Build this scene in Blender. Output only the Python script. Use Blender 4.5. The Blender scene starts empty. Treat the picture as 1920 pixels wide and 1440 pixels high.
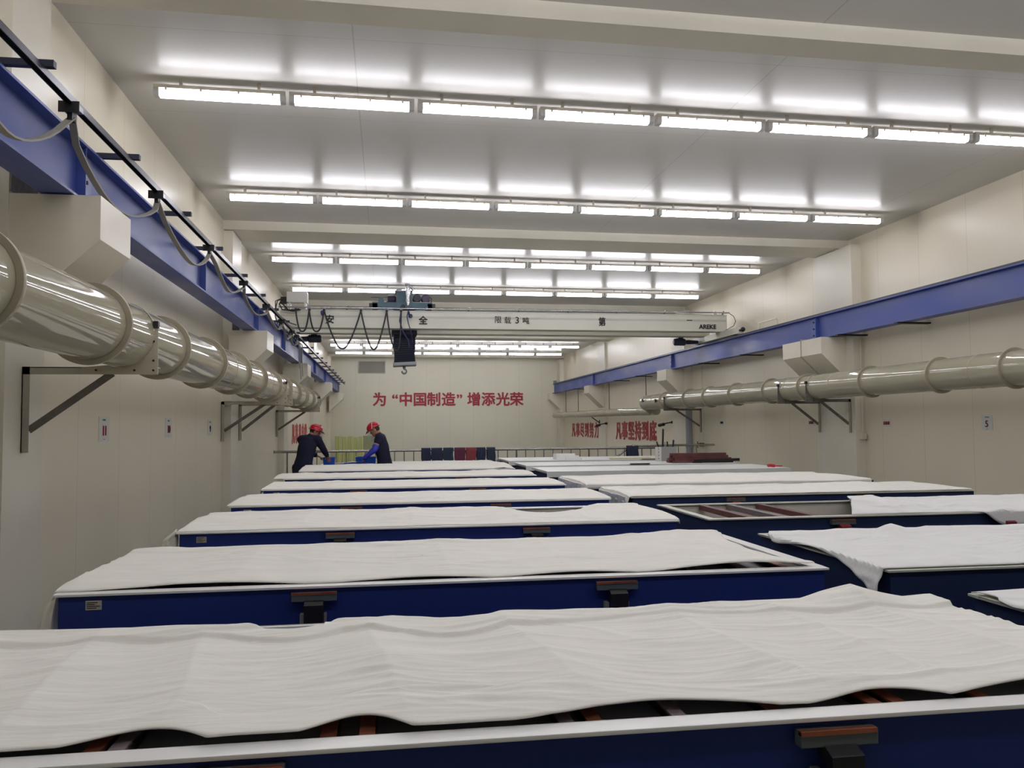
import bpy, bmesh, math, random
from mathutils import Vector, Matrix, noise

SC = bpy.context.scene
COL = SC.collection
PI = math.pi

# ------------------------------------------------------------------ camera
FPX = 1558.75                       # focal length in pixels of a 1920 px wide frame
cam_d = bpy.data.cameras.new('camera')
cam_d.sensor_fit = 'HORIZONTAL'; cam_d.sensor_width = 36.0
cam_d.lens = FPX / 1920 * 36.0
cam_d.clip_start = 0.05; cam_d.clip_end = 200
cam = bpy.data.objects.new('camera', cam_d); COL.objects.link(cam)
_r = Vector((0.98878467, -0.14915282, -0.00763647))
_u = Vector((-0.0000657, -0.05156626, 0.99866957))
_f = Vector((0.14934817, 0.98746866, 0.05099773))
_m = Matrix((_r, _u, -_f)).transposed().to_4x4()
_m.translation = Vector((0, 0, 1.65))
cam.matrix_world = _m
SC.camera = cam

# ------------------------------------------------------------------ world / exposure
w = bpy.data.worlds.new('world'); SC.world = w; w.use_nodes = True
w.node_tree.nodes['Background'].inputs[0].default_value = (0.9, 0.95, 1.0, 1)
w.node_tree.nodes['Background'].inputs[1].default_value = 0.0
SC.view_settings.view_transform = 'Standard'
SC.view_settings.look = 'None'
SC.view_settings.gamma = 1.0
SC.view_settings.use_curve_mapping = False
SC.view_settings.exposure = 0.0
LAMP = 19.0                          # radiance of the lit tube covers
SC.cycles.max_bounces = 10
SC.cycles.diffuse_bounces = 6
SC.cycles.glossy_bounces = 5
SC.cycles.transmission_bounces = 6
SC.cycles.sample_clamp_indirect = 6.0

# ------------------------------------------------------------------ helpers
class MB:
    """collects shapes, then links them as one mesh object"""
    def __init__(self): self.v = []; self.f = []; self.s = []
    def add(self, vs, fs, smooth=False):
        n = len(self.v)
        self.v += [Vector(p) for p in vs]
        self.f += [tuple(i + n for i in f) for f in fs]
        self.s += [smooth] * len(fs)
        return self
    def box(self, x0, x1, y0, y1, z0, z1, m=None):
        vs = [Vector((x, y, z)) for z in (z0, z1) for y in (y0, y1) for x in (x0, x1)]
        if m is not None: vs = [m @ p for p in vs]
        return self.add(vs, [(0, 2, 3, 1), (4, 5, 7, 6), (0, 1, 5, 4), (2, 6, 7, 3), (0, 4, 6, 2), (1, 3, 7, 5)])
    def prism(self, poly, axis, a, b):
        """polygon in the two other axes, extruded along axis (0 x, 1 y, 2 z)"""
        def P(p, t):
            return {0: (t, p[0], p[1]), 1: (p[0], t, p[1]), 2: (p[0], p[1], t)}[axis]
        n = len(poly)
        vs = [P(p, a) for p in poly] + [P(p, b) for p in poly]
        fs = [tuple(range(n))[::-1], tuple(range(n, 2 * n))]
        fs += [(i, (i + 1) % n, n + (i + 1) % n, n + i) for i in range(n)]
        return self.add(vs, fs)
    def bar(self, p, q, wd, ht, up=(0, 0, 1)):
        p, q = Vector(p), Vector(q); d = (q - p); L = d.length; d.normalize()
        s = d.cross(Vector(up));
        if s.length < 1e-4: s = d.cross(Vector((1, 0, 0)))
        s.normalize(); t = s.cross(d)
        m = Matrix((s, d, t)).transposed().to_4x4(); m.translation = p
        return self.box(-wd / 2, wd / 2, 0, L, -ht / 2, ht / 2, m)
    def lathe(self, prof, p, axis, n=24, smooth=True, cap=True):
        """prof: (radius, distance along axis)"""
        p = Vector(p); d = Vector(axis).normalized()
        s = d.cross(Vector((0, 0, 1)))
        if s.length < 1e-4: s = Vector((1, 0, 0))
        s.normalize(); t = d.cross(s)
        vs = []; fs = []
        for (r, h) in prof:
            for k in range(n):
                a = 2 * PI * k / n
                vs.append(p + d * h + (s * math.cos(a) + t * math.sin(a)) * r)
        for i in range(len(prof) - 1):
            for k in range(n):
                k2 = (k + 1) % n
                fs.append((i * n + k, i * n + k2, (i + 1) * n + k2, (i + 1) * n + k))
        self.add(vs, fs, smooth)
        if cap:
            b = len(self.v) - len(vs)
            self.f.append(tuple(b + k for k in range(n))[::-1]); self.s.append(False)
            self.f.append(tuple(b + (len(prof) - 1) * n + k for k in range(n))); self.s.append(False)
        return self
    def cyl(self, p, q, r, n=16, r2=None):
        p, q = Vector(p), Vector(q)
        return self.lathe([(r, 0), (r if r2 is None else r2, (q - p).length)], p, q - p, n)
    def tube(self, pts, r, n=8, flat=None):
        """swept tube; flat=(w,h) sweeps a flat ribbon section instead"""
        pts = [Vector(p) for p in pts]; vs = []; fs = []
        s = None
        for i, p in enumerate(pts):
            d = (pts[min(i + 1, len(pts) - 1)] - pts[max(i - 1, 0)]).normalized()
            if s is None:
                s = d.cross(Vector((0, 0, 1)))
                if s.length < 1e-3: s = d.cross(Vector((1, 0, 0)))
            s = (s - d * s.dot(d)).normalized(); t = s.cross(d)
            for k in range(n):
                a = 2 * PI * (k + .5) / n
                if flat: vs.append(p + s * (flat[0] * .5 * math.copysign(1, math.cos(a))) + t * (flat[1] * .5 * math.copysign(1, math.sin(a))))
                else: vs.append(p + s * (r * math.cos(a)) + t * (r * math.sin(a)))
        for i in range(len(pts) - 1):
            for k in range(n):
                k2 = (k + 1) % n
                fs.append((i * n + k, (i + 1) * n + k, (i + 1) * n + k2, i * n + k2))
        m = (len(pts) - 1) * n
        self.add(vs, fs, not flat)
        b = len(self.v) - len(vs)
        self.f.append(tuple(b + k for k in range(n))); self.s.append(False)
        self.f.append(tuple(b + m + k for k in range(n))[::-1]); self.s.append(False)
        return self
    def ball(self, c, rx, ry=None, rz=None, nu=20, nv=12, rot=None):
        ry = ry or rx; rz = rz or rx; c = Vector(c); vs = []; fs = []
        for j in range(nv + 1):
            b = -PI / 2 + PI * j / nv
            for i in range(nu):
                a = 2 * PI * i / nu
                q = Vector((rx * math.cos(b) * math.cos(a), ry * math.cos(b) * math.sin(a), rz * math.sin(b)))
                if rot is not None: q = rot @ q
                vs.append(c + q)
        for j in range(nv):
            for i in range(nu):
                i2 = (i + 1) % nu
                fs.append((j * nu + i, j * nu + i2, (j + 1) * nu + i2, (j + 1) * nu + i))
        return self.add(vs, fs, True)
    def build(self, name, mat, parent=None, loc=None, bevel=0):
        """world-space shapes; the object's origin goes to loc (or to its parent's)"""
        me = bpy.data.meshes.new(name)
        o = bpy.data.objects.new(name, me); COL.objects.link(o)
        off = Vector(loc) if loc is not None else Vector((0, 0, 0))
        if parent is not None:
            o.parent = parent
            org = parent.get('_o'); off = Vector(org) if org is not None else Vector((0, 0, 0))
            o['_o'] = tuple(off)
        else:
            o.location = off; o['_o'] = tuple(off)
        me.from_pydata([p - off for p in self.v], [], self.f)
        bm = bmesh.new(); bm.from_mesh(me)
        bmesh.ops.remove_doubles(bm, verts=bm.verts, dist=1e-6)
        bmesh.ops.recalc_face_normals(bm, faces=bm.faces)
        if bevel:
            es = [e for e in bm.edges if len(e.link_faces) == 2 and e.calc_face_angle(0) > .6]
            bmesh.ops.bevel(bm, geom=es, offset=bevel, segments=2, affect='EDGES', profile=.7)
        bm.to_mesh(me); bm.free()
        if any(self.s) and not bevel:
            me.polygons.foreach_set('use_smooth', [True] * len(me.polygons))
            me.set_sharp_from_angle(angle=math.radians(40))
        if mat: me.materials.append(mat)
        me.update()
        return o

def tag(o, label, cat, group=None):
    o['label'] = label; o['category'] = cat
    if group: o['group'] = group
    return o
def thing(name, loc, label, cat, group=None):
    o = bpy.data.objects.new(name, None); COL.objects.link(o)
    o.empty_display_size = .1
    o.location = loc; o['_o'] = tuple(loc)
    return tag(o, label, cat, group)
def struct(o): o['kind'] = 'structure'; return o
def kids(o): return [c for c in bpy.data.objects if c.parent is o]
def dup(o, loc=None, label=None, parent=None):
    """a copy of a thing with copies of its parts and sub-parts"""
    c = o.copy(); COL.objects.link(c)
    if parent is not None: c.parent = parent
    if loc is not None: c.location = loc
    if label: c['label'] = label
    for ch in CH.get(o.name, []): dup(ch, None, None, c)
    return c
CH = {}
def index_children():
    CH.clear()
    for o in bpy.data.objects:
        if o.parent: CH.setdefault(o.parent.name, []).append(o)

def mesh_obj(name, verts, faces, mat, parent=None, loc=None, smooth=True):
    b = MB(); b.add(verts, faces, smooth)
    return b.build(name, mat, parent, loc)

def text_mb(body, size, m, bold=0.0, depth=0.006, sx=1.0):
    """lettering as real thin relief; m maps the text plane to the world; centred"""
    cu = bpy.data.curves.new('txt', 'FONT'); cu.body = body; cu.size = 1.0
    cu.extrude = depth / size / 2 if size else 0
    cu.align_x = 'CENTER'; cu.resolution_u = 3
    o = bpy.data.objects.new('txt', cu); COL.objects.link(o)
    bpy.context.view_layer.update()
    me = bpy.data.meshes.new_from_object(o.evaluated_get(bpy.context.evaluated_depsgraph_get()))
    b = MB()
    sh = [(0, 0)] if bold < .006 else [(0, 0)] + [(bold * math.cos(k * PI / 4), bold * math.sin(k * PI / 4)) for k in range(8)]
    for k, (dx, dy) in enumerate(sh):
        b.add([m @ Vector(((v.co.x + dx) * size * sx, (v.co.y - .38 + dy) * size, v.co.z * size + k * .0008)) for v in me.vertices],
              [tuple(p.vertices) for p in me.polygons])
    bpy.data.objects.remove(o); bpy.data.curves.remove(cu); bpy.data.meshes.remove(me)
    return b
def plane_m(o, xdir, ydir):
    x = Vector(xdir).normalized(); y = Vector(ydir).normalized(); z = x.cross(y)
    m = Matrix((x, y, z)).transposed().to_4x4(); m.translation = Vector(o); return m

# ------------------------------------------------------------------ materials
def lin(c):
    return tuple(((x / 255) / 12.92 if x / 255 <= .04045 else ((x / 255 + .055) / 1.055) ** 2.4) for x in c) + (1,)
def M(name, rgb, rough=.5, metal=0, spec=.5, var=0, vscale=3, vstretch=(1, 1, 1), bump=0, bscale=30, bstretch=(1, 1, 1), coat=0,
      alpha=1, trans=0, seams=None, rvar=0):
    m = bpy.data.materials.new(name); m.use_nodes = True
    nt = m.node_tree; b = nt.nodes['Principled BSDF']; N = nt.nodes; L = nt.links
    b.inputs['Base Color'].default_value = lin(rgb)
    b.inputs['Roughness'].default_value = rough
    b.inputs['Metallic'].default_value = metal
    b.inputs['Specular IOR Level'].default_value = spec
    b.inputs['Coat Weight'].default_value = coat
    b.inputs['Coat Roughness'].default_value = .08
    b.inputs['Alpha'].default_value = alpha
    b.inputs['Transmission Weight'].default_value = trans
    tc = N.new('ShaderNodeTexCoord')
    col = None
    if var:
        mp = N.new('ShaderNodeMapping'); mp.inputs['Scale'].default_value = vstretch
        L.new(tc.outputs['Object'], mp.inputs[0])
        nz = N.new('ShaderNodeTexNoise'); nz.inputs['Scale'].default_value = vscale; nz.inputs['Detail'].default_value = 5
        L.new(mp.outputs[0], nz.inputs['Vector'])
        rp = N.new('ShaderNodeMapRange'); rp.inputs[1].default_value = .3; rp.inputs[2].default_value = .7
        rp.inputs[3].default_value = 1 - var; rp.inputs[4].default_value = 1 + var * .4
        L.new(nz.outputs['Fac'], rp.inputs[0])
        mx = N.new('ShaderNodeMix'); mx.data_type = 'RGBA'; mx.blend_type = 'MULTIPLY'; mx.inputs[0].default_value = 1
        mx.inputs[6].default_value = lin(rgb)
        L.new(rp.outputs[0], mx.inputs[7])
        col = mx.outputs[2]
        if rvar:
            r2 = N.new('ShaderNodeMapRange'); r2.inputs[1].default_value = .3; r2.inputs[2].default_value = .7
            r2.inputs[3].default_value = max(.02, rough - rvar); r2.inputs[4].default_value = rough + rvar
            L.new(nz.outputs['Fac'], r2.inputs[0]); L.new(r2.outputs[0], b.inputs['Roughness'])
    if seams:
        sp = N.new('ShaderNodeSeparateXYZ'); L.new(tc.outputs['Object'], sp.inputs[0])
        tot = None
        for (ax, pitch, off, wd) in seams:
            a = N.new('ShaderNodeMath'); a.operation = 'ADD'; a.inputs[1].default_value = off + 1000 * pitch
            L.new(sp.outputs[ax], a.inputs[0])
            d = N.new('ShaderNodeMath'); d.operation = 'DIVIDE'; d.inputs[1].default_value = pitch; L.new(a.outputs[0], d.inputs[0])
            fr = N.new('ShaderNodeMath'); fr.operation = 'FRACT'; L.new(d.outputs[0], fr.inputs[0])
            lt = N.new('ShaderNodeMath'); lt.operation = 'LESS_THAN'; lt.inputs[1].default_value = wd / pitch; L.new(fr.outputs[0], lt.inputs[0])
            if tot is None: tot = lt.outputs[0]
            else:
                mm = N.new('ShaderNodeMath'); mm.operation = 'MAXIMUM'; L.new(tot, mm.inputs[0]); L.new(lt.outputs[0], mm.inputs[1]); tot = mm.outputs[0]
        mx = N.new('ShaderNodeMix'); mx.data_type = 'RGBA'
        L.new(tot, mx.inputs[0])
        if col: L.new(col, mx.inputs[6])
        else: mx.inputs[6].default_value = lin(rgb)
        mx.inputs[7].default_value = lin(tuple(int(c * .88) for c in rgb))
        col = mx.outputs[2]
    if col: L.new(col, b.inputs['Base Color'])
    if bump:
        mp = N.new('ShaderNodeMapping'); mp.inputs['Scale'].default_value = bstretch
        L.new(tc.outputs['Object'], mp.inputs[0])
        nz = N.new('ShaderNodeTexNoise'); nz.inputs['Scale'].default_value = bscale; nz.inputs['Detail'].default_value = 4
        L.new(mp.outputs[0], nz.inputs['Vector'])
        bp = N.new('ShaderNodeBump'); bp.inputs['Strength'].default_value = bump; bp.inputs['Distance'].default_value = .01
        L.new(nz.outputs['Fac'], bp.inputs['Height']); L.new(bp.outputs[0], b.inputs['Normal'])
    return m
def emis(name, rgb, strength):
    m = bpy.data.materials.new(name); m.use_nodes = True
    b = m.node_tree.nodes['Principled BSDF']
    b.inputs['Base Color'].default_value = lin(rgb)
    b.inputs['Emission Color'].default_value = lin(rgb)
    b.inputs['Emission Strength'].default_value = strength
    return m

m_wall = M('painted_wall_panel', (230, 222, 200), .36, spec=.45, var=.05, vscale=.6, rvar=.05, seams=[(1, 1.15, .2, .008)], bump=.02, bscale=6)
m_wallb = M('painted_back_panel', (224, 221, 200), .36, spec=.45, var=.05, vscale=.5, rvar=.05, seams=[(0, 1.15, .35, .008)], bump=.02, bscale=6)
m_ceil = M('glossy_ceiling_panel', (205, 203, 198), .31, spec=.17, var=.04, vscale=.5, vstretch=(1, .4, 1), rvar=.015,
           seams=[(0, 4.05, .3, .012), (1, 1.98, .5, .008)], bump=.05, bscale=2.2, bstretch=(1, .6, 1))
m_pil = M('pillar_paint', (226, 221, 205), .4, spec=.4, var=.06, vscale=1.2)
m_corb = M('corbel_paint', (224, 218, 200), .35, spec=.4, var=.05, vscale=2)
m_conc = M('bare_concrete', (150, 147, 142), .9, var=.35, vscale=9)
m_floor = M('grey_floor', (120, 122, 118), .6, var=.15, vscale=1.5)
m_blue = M('crane_beam_blue', (66, 84, 156), .42, spec=.5, var=.14, vscale=2.2, vstretch=(1, .35, 1), rvar=.12)
m_blue_pl = M('splice_plate_blue', (70, 90, 160), .4, var=.25, vscale=8)
m_bolt = M('dark_bolt', (30, 34, 62), .5, metal=.4)
m_track = M('dark_steel_track', (58, 58, 66), .35, metal=.7)
m_arm = M('dark_arm', (44, 48, 68), .5, metal=.3)
m_cabg = M('grey_flat_cable', (140, 138, 130), .6)
m_cabd = M('dark_cable', (36, 38, 44), .5)
m_cabb = M('blue_cable', (40, 44, 96), .5)
m_duct = M('cream_pvc', (174, 169, 148), .045, spec=.5, var=.07, vscale=2.5, vstretch=(1, .5, 1))
m_ring = M('pvc_flange', (168, 160, 138), .45, var=.08, vscale=6)
m_brk = M('painted_angle_steel', (176, 170, 155), .5, var=.15, vscale=7)
m_brkd = M('worn_angle_steel', (110, 106, 98), .5, var=.3, vscale=9)
m_sad = M('saddle_plate', (186, 179, 158), .4)
m_house = M('lamp_housing', (214, 206, 192), .45)
m_cap = M('lamp_end_cap', (206, 206, 204), .25)
m_lamp = emis('lit_tube_cover', (250, 248, 255), LAMP)
m_clip = M('lamp_clip', (190, 190, 192), .3)
m_cloth = M('white_cotton', (246, 244, 236), .9, spec=.1, var=.03, vscale=5, bump=.25, bscale=26, bstretch=(.35, 2.4, 1))
m_clothg = M('white_cloth_cool', (242, 242, 240), .9, spec=.1, var=.04, vscale=5, bump=.25, bscale=30, bstretch=(.5, 1.6, 1))
m_film = M('plastic_film', (220, 222, 226), .2, spec=.6, var=.12, vscale=20, bump=.4, bscale=25, alpha=.85)
m_tank = M('navy_tank', (34, 54, 126), .45, spec=.35, var=.08, vscale=1.3)
m_tankr = M('worn_navy_tank', (32, 50, 88), .55, spec=.35, var=.2, vscale=1.6)
m_rim = M('white_rim', (246, 246, 243), .3, spec=.5)
m_rimr = M('worn_rim', (206, 208, 194), .45, var=.15, vscale=5)
m_liq = M('dark_bath', (150, 150, 156), .4, spec=.4)
m_liner = M('tank_liner', (214, 210, 196), .4, var=.08, vscale=3)
m_blk = M('black_rubber', (24, 25, 28), .45)
m_cop = M('copper', (196, 122, 92), .35, metal=.75, var=.25, vscale=14)
m_copd = M('dull_copper', (128, 78, 62), .5, metal=.4, var=.3, vscale=10)
m_tray = M('grey_clear_tray', (96, 104, 106), .2, spec=.6)
m_strip = M('grey_backing', (150, 148, 146), .4)
m_wine = M('wine_red', (120, 32, 40), .5)
m_bar = M('maroon_bar', (104, 58, 58), .5, var=.3, vscale=8)
m_barg = M('grey_bar', (124, 112, 112), .5, var=.2, vscale=8)
m_label = M('label_plate', (190, 184, 172), .5)
m_ink = M('dark_ink', (40, 38, 36), .7)
m_lid = M('grey_plastic_lid', (228, 231, 226), .42, spec=.5, var=.1, vscale=2.5, vstretch=(.5, 2, 1))
m_crane = M('crane_cream', (214, 213, 200), .4, spec=.4, var=.05, vscale=1.5)
m_stripe = M('crane_stripe', (188, 188, 176), .4)
m_chrome = M('galvanised', (200, 200, 202), .18, metal=.9)
m_teal = M('hoist_teal', (72, 104, 116), .5, var=.2, vscale=6)
m_dmot = M('dark_motor', (40, 46, 66), .45)
m_pmot = M('purple_motor', (66, 52, 84), .45)
m_foil = M('silver_foil', (206, 206, 210), .25, metal=.85, bump=.8, bscale=40)
m_navy = M('bellows_navy', (30, 33, 52), .6)
m_steel = M('steel', (120, 122, 126), .35, metal=.8)
m_elec = M('grey_enclosure', (206, 204, 198), .4)
m_red = M('slogan_red', (164, 34, 52), .45)
m_red2 = M('faded_red', (188, 70, 74), .5)
m_paper = M('paper_sign', (216, 216, 210), .6)
m_bluet = M('blue_print', (60, 70, 120), .6)
m_rail = M('stainless_rail', (170, 168, 162), .22, metal=.9)
m_vent = M('vent_grey', (176, 174, 160), .5)
m_frp = M('yellow_green_frp', (196, 200, 132), .35, var=.15, vscale=8, vstretch=(6, 1, .3))
m_frp2 = M('olive_board', (150, 154, 116), .5, var=.08)
m_wood = M('pale_board', (206, 198, 160), .6, var=.1)
m_tub = M('blue_plastic', (26, 84, 190), .35, spec=.5, var=.06)
m_tub2 = M('blue_sheet', (30, 52, 168), .3)
m_gpipe = M('grey_pvc', (150, 154, 160), .3)
m_wpipe = M('cream_conduit', (220, 215, 196), .4)
m_skin = M('skin', (176, 128, 108), .55, spec=.35)
m_hair = M('black_hair', (26, 24, 24), .6)
m_jack = M('navy_jacket', (36, 38, 58), .85, spec=.2, bump=.3, bscale=18)
m_trou = M('dark_trousers', (30, 31, 46), .85, spec=.2)
m_glov = M('blue_glove', (52, 60, 178), .4)
m_hat = M('red_helmet', (182, 22, 40), .25, spec=.5)
m_hatw = M('white_stripe', (230, 222, 214), .4)
m_visr = M('clear_visor', (200, 206, 206), .08, spec=.6, alpha=.35)
m_navyc = M('navy_cloth', (44, 48, 74), .85)
m_tealc = M('teal_navy_cloth', (44, 56, 76), .85)
m_maroc = M('maroon_cloth', (98, 44, 68), .85)
m_redc = M('brick_cloth', (140, 60, 68), .85)
m_rtool = M('red_tool', (196, 20, 44), .4)
m_dark = M('dark_iron', (44, 44, 42), .5, metal=.4)

# ------------------------------------------------------------------ room shell
XL, XR, YB, YF, ZC = -2.696, 8.695, 41.0, -6.0, 5.132
TILT = .02                                     # lamp rows and ceiling beams run slightly askew
def setting(name, mb, mat): return struct(mb.build(name, mat))
setting('floor', MB().box(XL, XR, YF, YB, -.2, 0), m_floor)
setting('ceiling', MB().box(XL - .2, XR + .2, YF - .2, YB + .2, ZC, ZC + .2), m_ceil)
setting('wall_left', MB().box(XL - .2, XL, YF - .2, YB + .2, -.2, ZC), m_wall)
setting('wall_right', MB().box(XR, XR + .2, YF - .2, YB + .2, -.2, ZC), m_wall)
setting('wall_back', MB().box(XL, XR, YB, YB + .2, -.2, ZC), m_wallb)
setting('wall_front', MB().box(XL, XR, YF - .2, YF, -.2, ZC), m_wallb)

def skew(y, x): return y + TILT * (x - 0.0)
for (y0, y1, dz) in ((6.50, 6.84, .15), (14.36, 15.28, .15), (23.1, 24.2, .15), (30.9, 31.9, .15), (39.9, 40.95, .12)):
    b = MB()
    b.prism([(XL, skew(y0, XL)), (XR, min(YB, skew(y0, XR))), (XR, min(YB, skew(y1, XR))), (XL, min(YB, skew(y1, XL)))], 2, ZC - dz, ZC)
    o = struct(b.build('ceiling_beam', m_pil))

# wall pillars with the corbels that carry the crane beams
def pillar(side, y0, y1, c0, c1, lab, conc=False, xr=8.50):
    if side < 0: xw, xp, xe = XL, -2.55, -1.96
    else: xw, xp, xe = XR, xr, 8.00
    b = MB().box(min(xw, xp), max(xw, xp), y0, y1, 0, ZC - .16)
    p = struct(b.build('wall_pillar', m_pil))
    xin = xp + (.02 if side > 0 else -.02)
    run = abs(xin - xe)
    poly = [(xin, 3.272), (xe, 3.272), (xe, 2.965), (xin, 2.965 - run * .95)]
    MB().prism(poly, 1, c0, c1).build('corbel', m_corb, p)
    if c1 - c0 > 1:
        MB().prism([(xin, 3.30), (xe - .012, 3.30), (xe - .012, 2.95), (xin, 2.95 - run * .95)], 1, (c0 + c1) / 2 - .01, (c0 + c1) / 2 + .01).build('joint_strip', m_brk, p)
    if conc:
        MB().box(xp, xp + .012, y0 + .005, y1 - .2, 3.29, 3.62).build('bare_patch', m_conc, p)
    return p
for (y0, y1, c0, c1, cc) in ((6.05, 6.70, 6.058, 6.74, True), (14.36, 15.2, 14.2, 15.0, True), (21.6, 22.5, 21.4, 22.3, False), (30.3, 31.3, 30.1, 31.1, False), (39.0, 39.9, 38.5, 39.3, False)):
    pillar(-1, y0, y1, c0, c1, '', cc)
for (y0, y1, c0, c1) in ((14.14, 15.46, 14.38, 15.90), (22.9, 24.0, 23.07, 23.89), (32.2, 33.3, 32.38, 33.18), (40.3, 40.98, 40.31, 40.97)):
    pillar(1, y0, y1, c0, c1, '', False, 8.62 if y0 == 32.2 else 8.50)

# ------------------------------------------------------------------ crane runway beams
def runway(side, xw, yn, yf, splices, stiff, lab):
    hw_t, hw_b = .085, .11
    t = thing('runway_beam', (xw, yn, 3.28), lab, 'crane beam')
    z0, z1 = 3.28, 3.735
    b = MB()
    b.box(xw - hw_b, xw + hw_b, yn, yf, z0, z0 + .018)
    b.box(xw - hw_t, xw + hw_t, yn, yf, z1 - .018, z1)
    b.box(xw - .007, xw + .007, yn, yf, z0 + .018, z1 - .018)
    b.build('i_beam', m_blue, t)
    MB().box(xw - .025, xw + .025, yn, yf, z1, z1 + .045).build('crane_rail', m_track, t)
    s = 1 if side < 0 else -1
    for y in splices:
        x0, x1 = sorted((xw + s * .007, xw + s * .019))
        pl = MB().box(x0, x1, y - .02, y + .26, z0 + .03, z1 - .03).build('splice_plate', m_blue_pl, t)
        bb = MB()
        for k in range(3):
            for j in range(2):
                zz = z0 + .09 + k * .13 + (.0 if j else .03)
                bb.cyl((xw + s * .019, y + .05 + j * .09, zz), (xw + s * .036, y + .05 + j * .09, zz), .016, 6)
        bb.build('bolt', m_bolt, pl)
    for y in stiff:
        x0, x1 = sorted((xw + s * .007, xw + s * .075))
        MB().box(x0, x1, y - .006, y + .006, z0 + .018, z1 - .018).build('stiffener', m_blue, t)
    return t
LB = runway(-1, -2.25, -1.0, 40.7, (6.42, 14.75, 22.2, 31.0), (6.40, 10.5, 14.73, 18.6, 22.18, 26.5, 30.98),
            'long blue steel crane runway beam along the left wall above the cream duct')
RB = runway(1, 8.27, -1.0, 40.6, (14.95, 23.2, 32.5), (14.93, 23.18, 32.48),
            'long blue steel crane runway beam along the right wall')
for y in (12.19, 13.97, 18.2, 20.8, 26.4, 29.0, 35.5):
    MB().box(8.10, 8.69, y, y + .10, 3.255, 3.279).build('tie_plate', m_dark, RB)
MB().tube([(8.40, 16.9, 3.735), (8.40, 16.9, 3.92), (8.37, 16.9, 3.95), (8.30, 17.6, 3.93), (8.27, 17.6, 3.735)], .012, 6).build('wire_hoop', m_wpipe, RB)
MB().box(8.2, 8.34, 40.3, 40.5, 3.735, 3.9).build('end_stop', m_steel, RB)

# ------------------------------------------------------------------ cable track beside the left beam
TRX = -1.97
t = thing('cable_track', (TRX, 0, 3.74), 'dark steel cable track on short arms beside the left blue beam', 'cable track')
b = MB()
b.box(TRX - .022, TRX + .022, -1, 40.3, 3.735, 3.745)
b.box(TRX - .022, TRX - .017, -1, 40.3, 3.70, 3.735); b.box(TRX + .017, TRX + .022, -1, 40.3, 3.70, 3.735)
b.build('track_rail', m_track, t)
arms = [1.7, 3.4, 5.06, 6.74, 8.48, 10.09, 11.84, 13.58, 15.2, 16.9, 18.9, 20.6, 22.4, 24.14, 25.75, 27.6, 29.3, 31.03, 32.7, 34.55, 36.06, 37.67, 39.4]
for y in arms:
    MB().box(-2.33, -1.90, y - .022, y + .022, 3.745, 3.785).build('support_arm', m_arm, t)
    # clamp block at the arm's tip
trol = [3.75, 5.53, 7.52, 9.68, 11.99, 14.20, 16.2, 18.0, 18.9]
tw = ['nearest the camera', 'second from the camera', 'third from the camera', 'fourth from the camera', 'fifth from the camera',
      'sixth from the camera', 'seventh from the camera', 'eighth, just before the crane', 'ninth, right at the crane']
for y, wd in zip(trol, tw):
    t = thing('cable_trolley', (TRX, y, 3.70), 'small grey cable trolley hanging on the left track, %s' % wd, 'cable trolley', 'trolleys on the left cable track')
    MB().box(TRX - .05, TRX + .05, y - .05, y + .05, 3.665, 3.70).build('carriage', m_steel, t)
    MB().box(TRX - .015, TRX + .015, y - .04, y + .04, 3.60, 3.665).build('cable_clamp', m_dark, t)
    MB().box(TRX - .062, TRX + .062, y - .06, y - .052, 3.64, 3.71).build('end_plate', m_dark, t)
b = MB(); pts = []
lowz = [3.21, 3.22, 3.285, 3.31, 3.40, 3.40, 3.42, 3.44]
ys = [2.2] + trol
allp = []
for i in range(len(ys) - 1):
    y0, y1 = ys[i], ys[i + 1]; lo = lowz[min(i, 7)]; top = 3.625
    for k in range(15):
        s_ = k / 14
        sag = (1 - (2 * s_ - 1) ** 2)
        xo = TRX + .035 * math.sin(i * 2.1 + s_ * PI)
        # ends pulled towards the clamp so that the loops hang like a heavy flat cable
        yy = y0 + (y1 - y0) * (s_ + .035 * math.sin(2 * PI * s_))
        if k or i == 0: allp.append((xo if 0 < k < 14 else TRX, yy, top - (top - lo) * sag ** .8))
b.tube(allp, .012, 4, flat=(.045, .012))
tag(b.build('festoon_cable', m_cabg, loc=(TRX, 2.2, 3.62)), 'grey flat power cable hanging in loops from the left track', 'cable')

# ------------------------------------------------------------------ overhead travelling crane
CY = 19.45
t = thing('overhead_crane', (3.0, CY + .7, 3.79), 'cream double girder overhead crane spanning the hall', 'crane')
def girder(y0, y1, nm):
    b = MB()
    b.box(-2.40, 8.34, y0 + .02, y1 - .02, 3.975, 4.345)
    b.box(-2.40, 8.34, y0, y1, 4.345, 4.365); b.box(-2.40, 8.34, y0, y1, 3.955, 3.975)
    o = b.build('girder', m_crane, t)
    MB().box(-2.39, 8.33, (y0 + y1) / 2 - .02, (y0 + y1) / 2 + .02, 4.365, 4.395).build('trolley_rail', m_steel, o)
    return o
g1 = girder(CY, CY + .36, 'front'); g2 = girder(CY + 1.12, CY + 1.48, 'rear')
MB().box(-2.39, 8.33, CY + .012, CY + .02, 4.20, 4.245).build('stripe_band', m_stripe, g1)
MB().box(7.30, 7.44, CY + .006, CY + .012, 4.215, 4.235).build('black_mark', m_ink, g1)
def gtext(body, x, z, size, bold=.02, sx=1.0):
    mm = plane_m((x, CY + .008, z), (1, 0, 0), (0, 0, 1))
    return text_mb(body, size, mm, bold, .008, sx).build('lettering', m_ink, g1)
gtext('安', -1.29, 4.15, .21, .025); gtext('全', .85, 4.15, .21, .025); gtext('第', 5.16, 4.165, .22, .02, .85)
gtext('限', 2.62, 4.185, .18, .0); gtext('载', 2.85, 4.175, .18, .0); gtext('3', 3.08, 4.185, .22, .008); gtext('吨', 3.29, 4.17, .17, .008)
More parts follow.
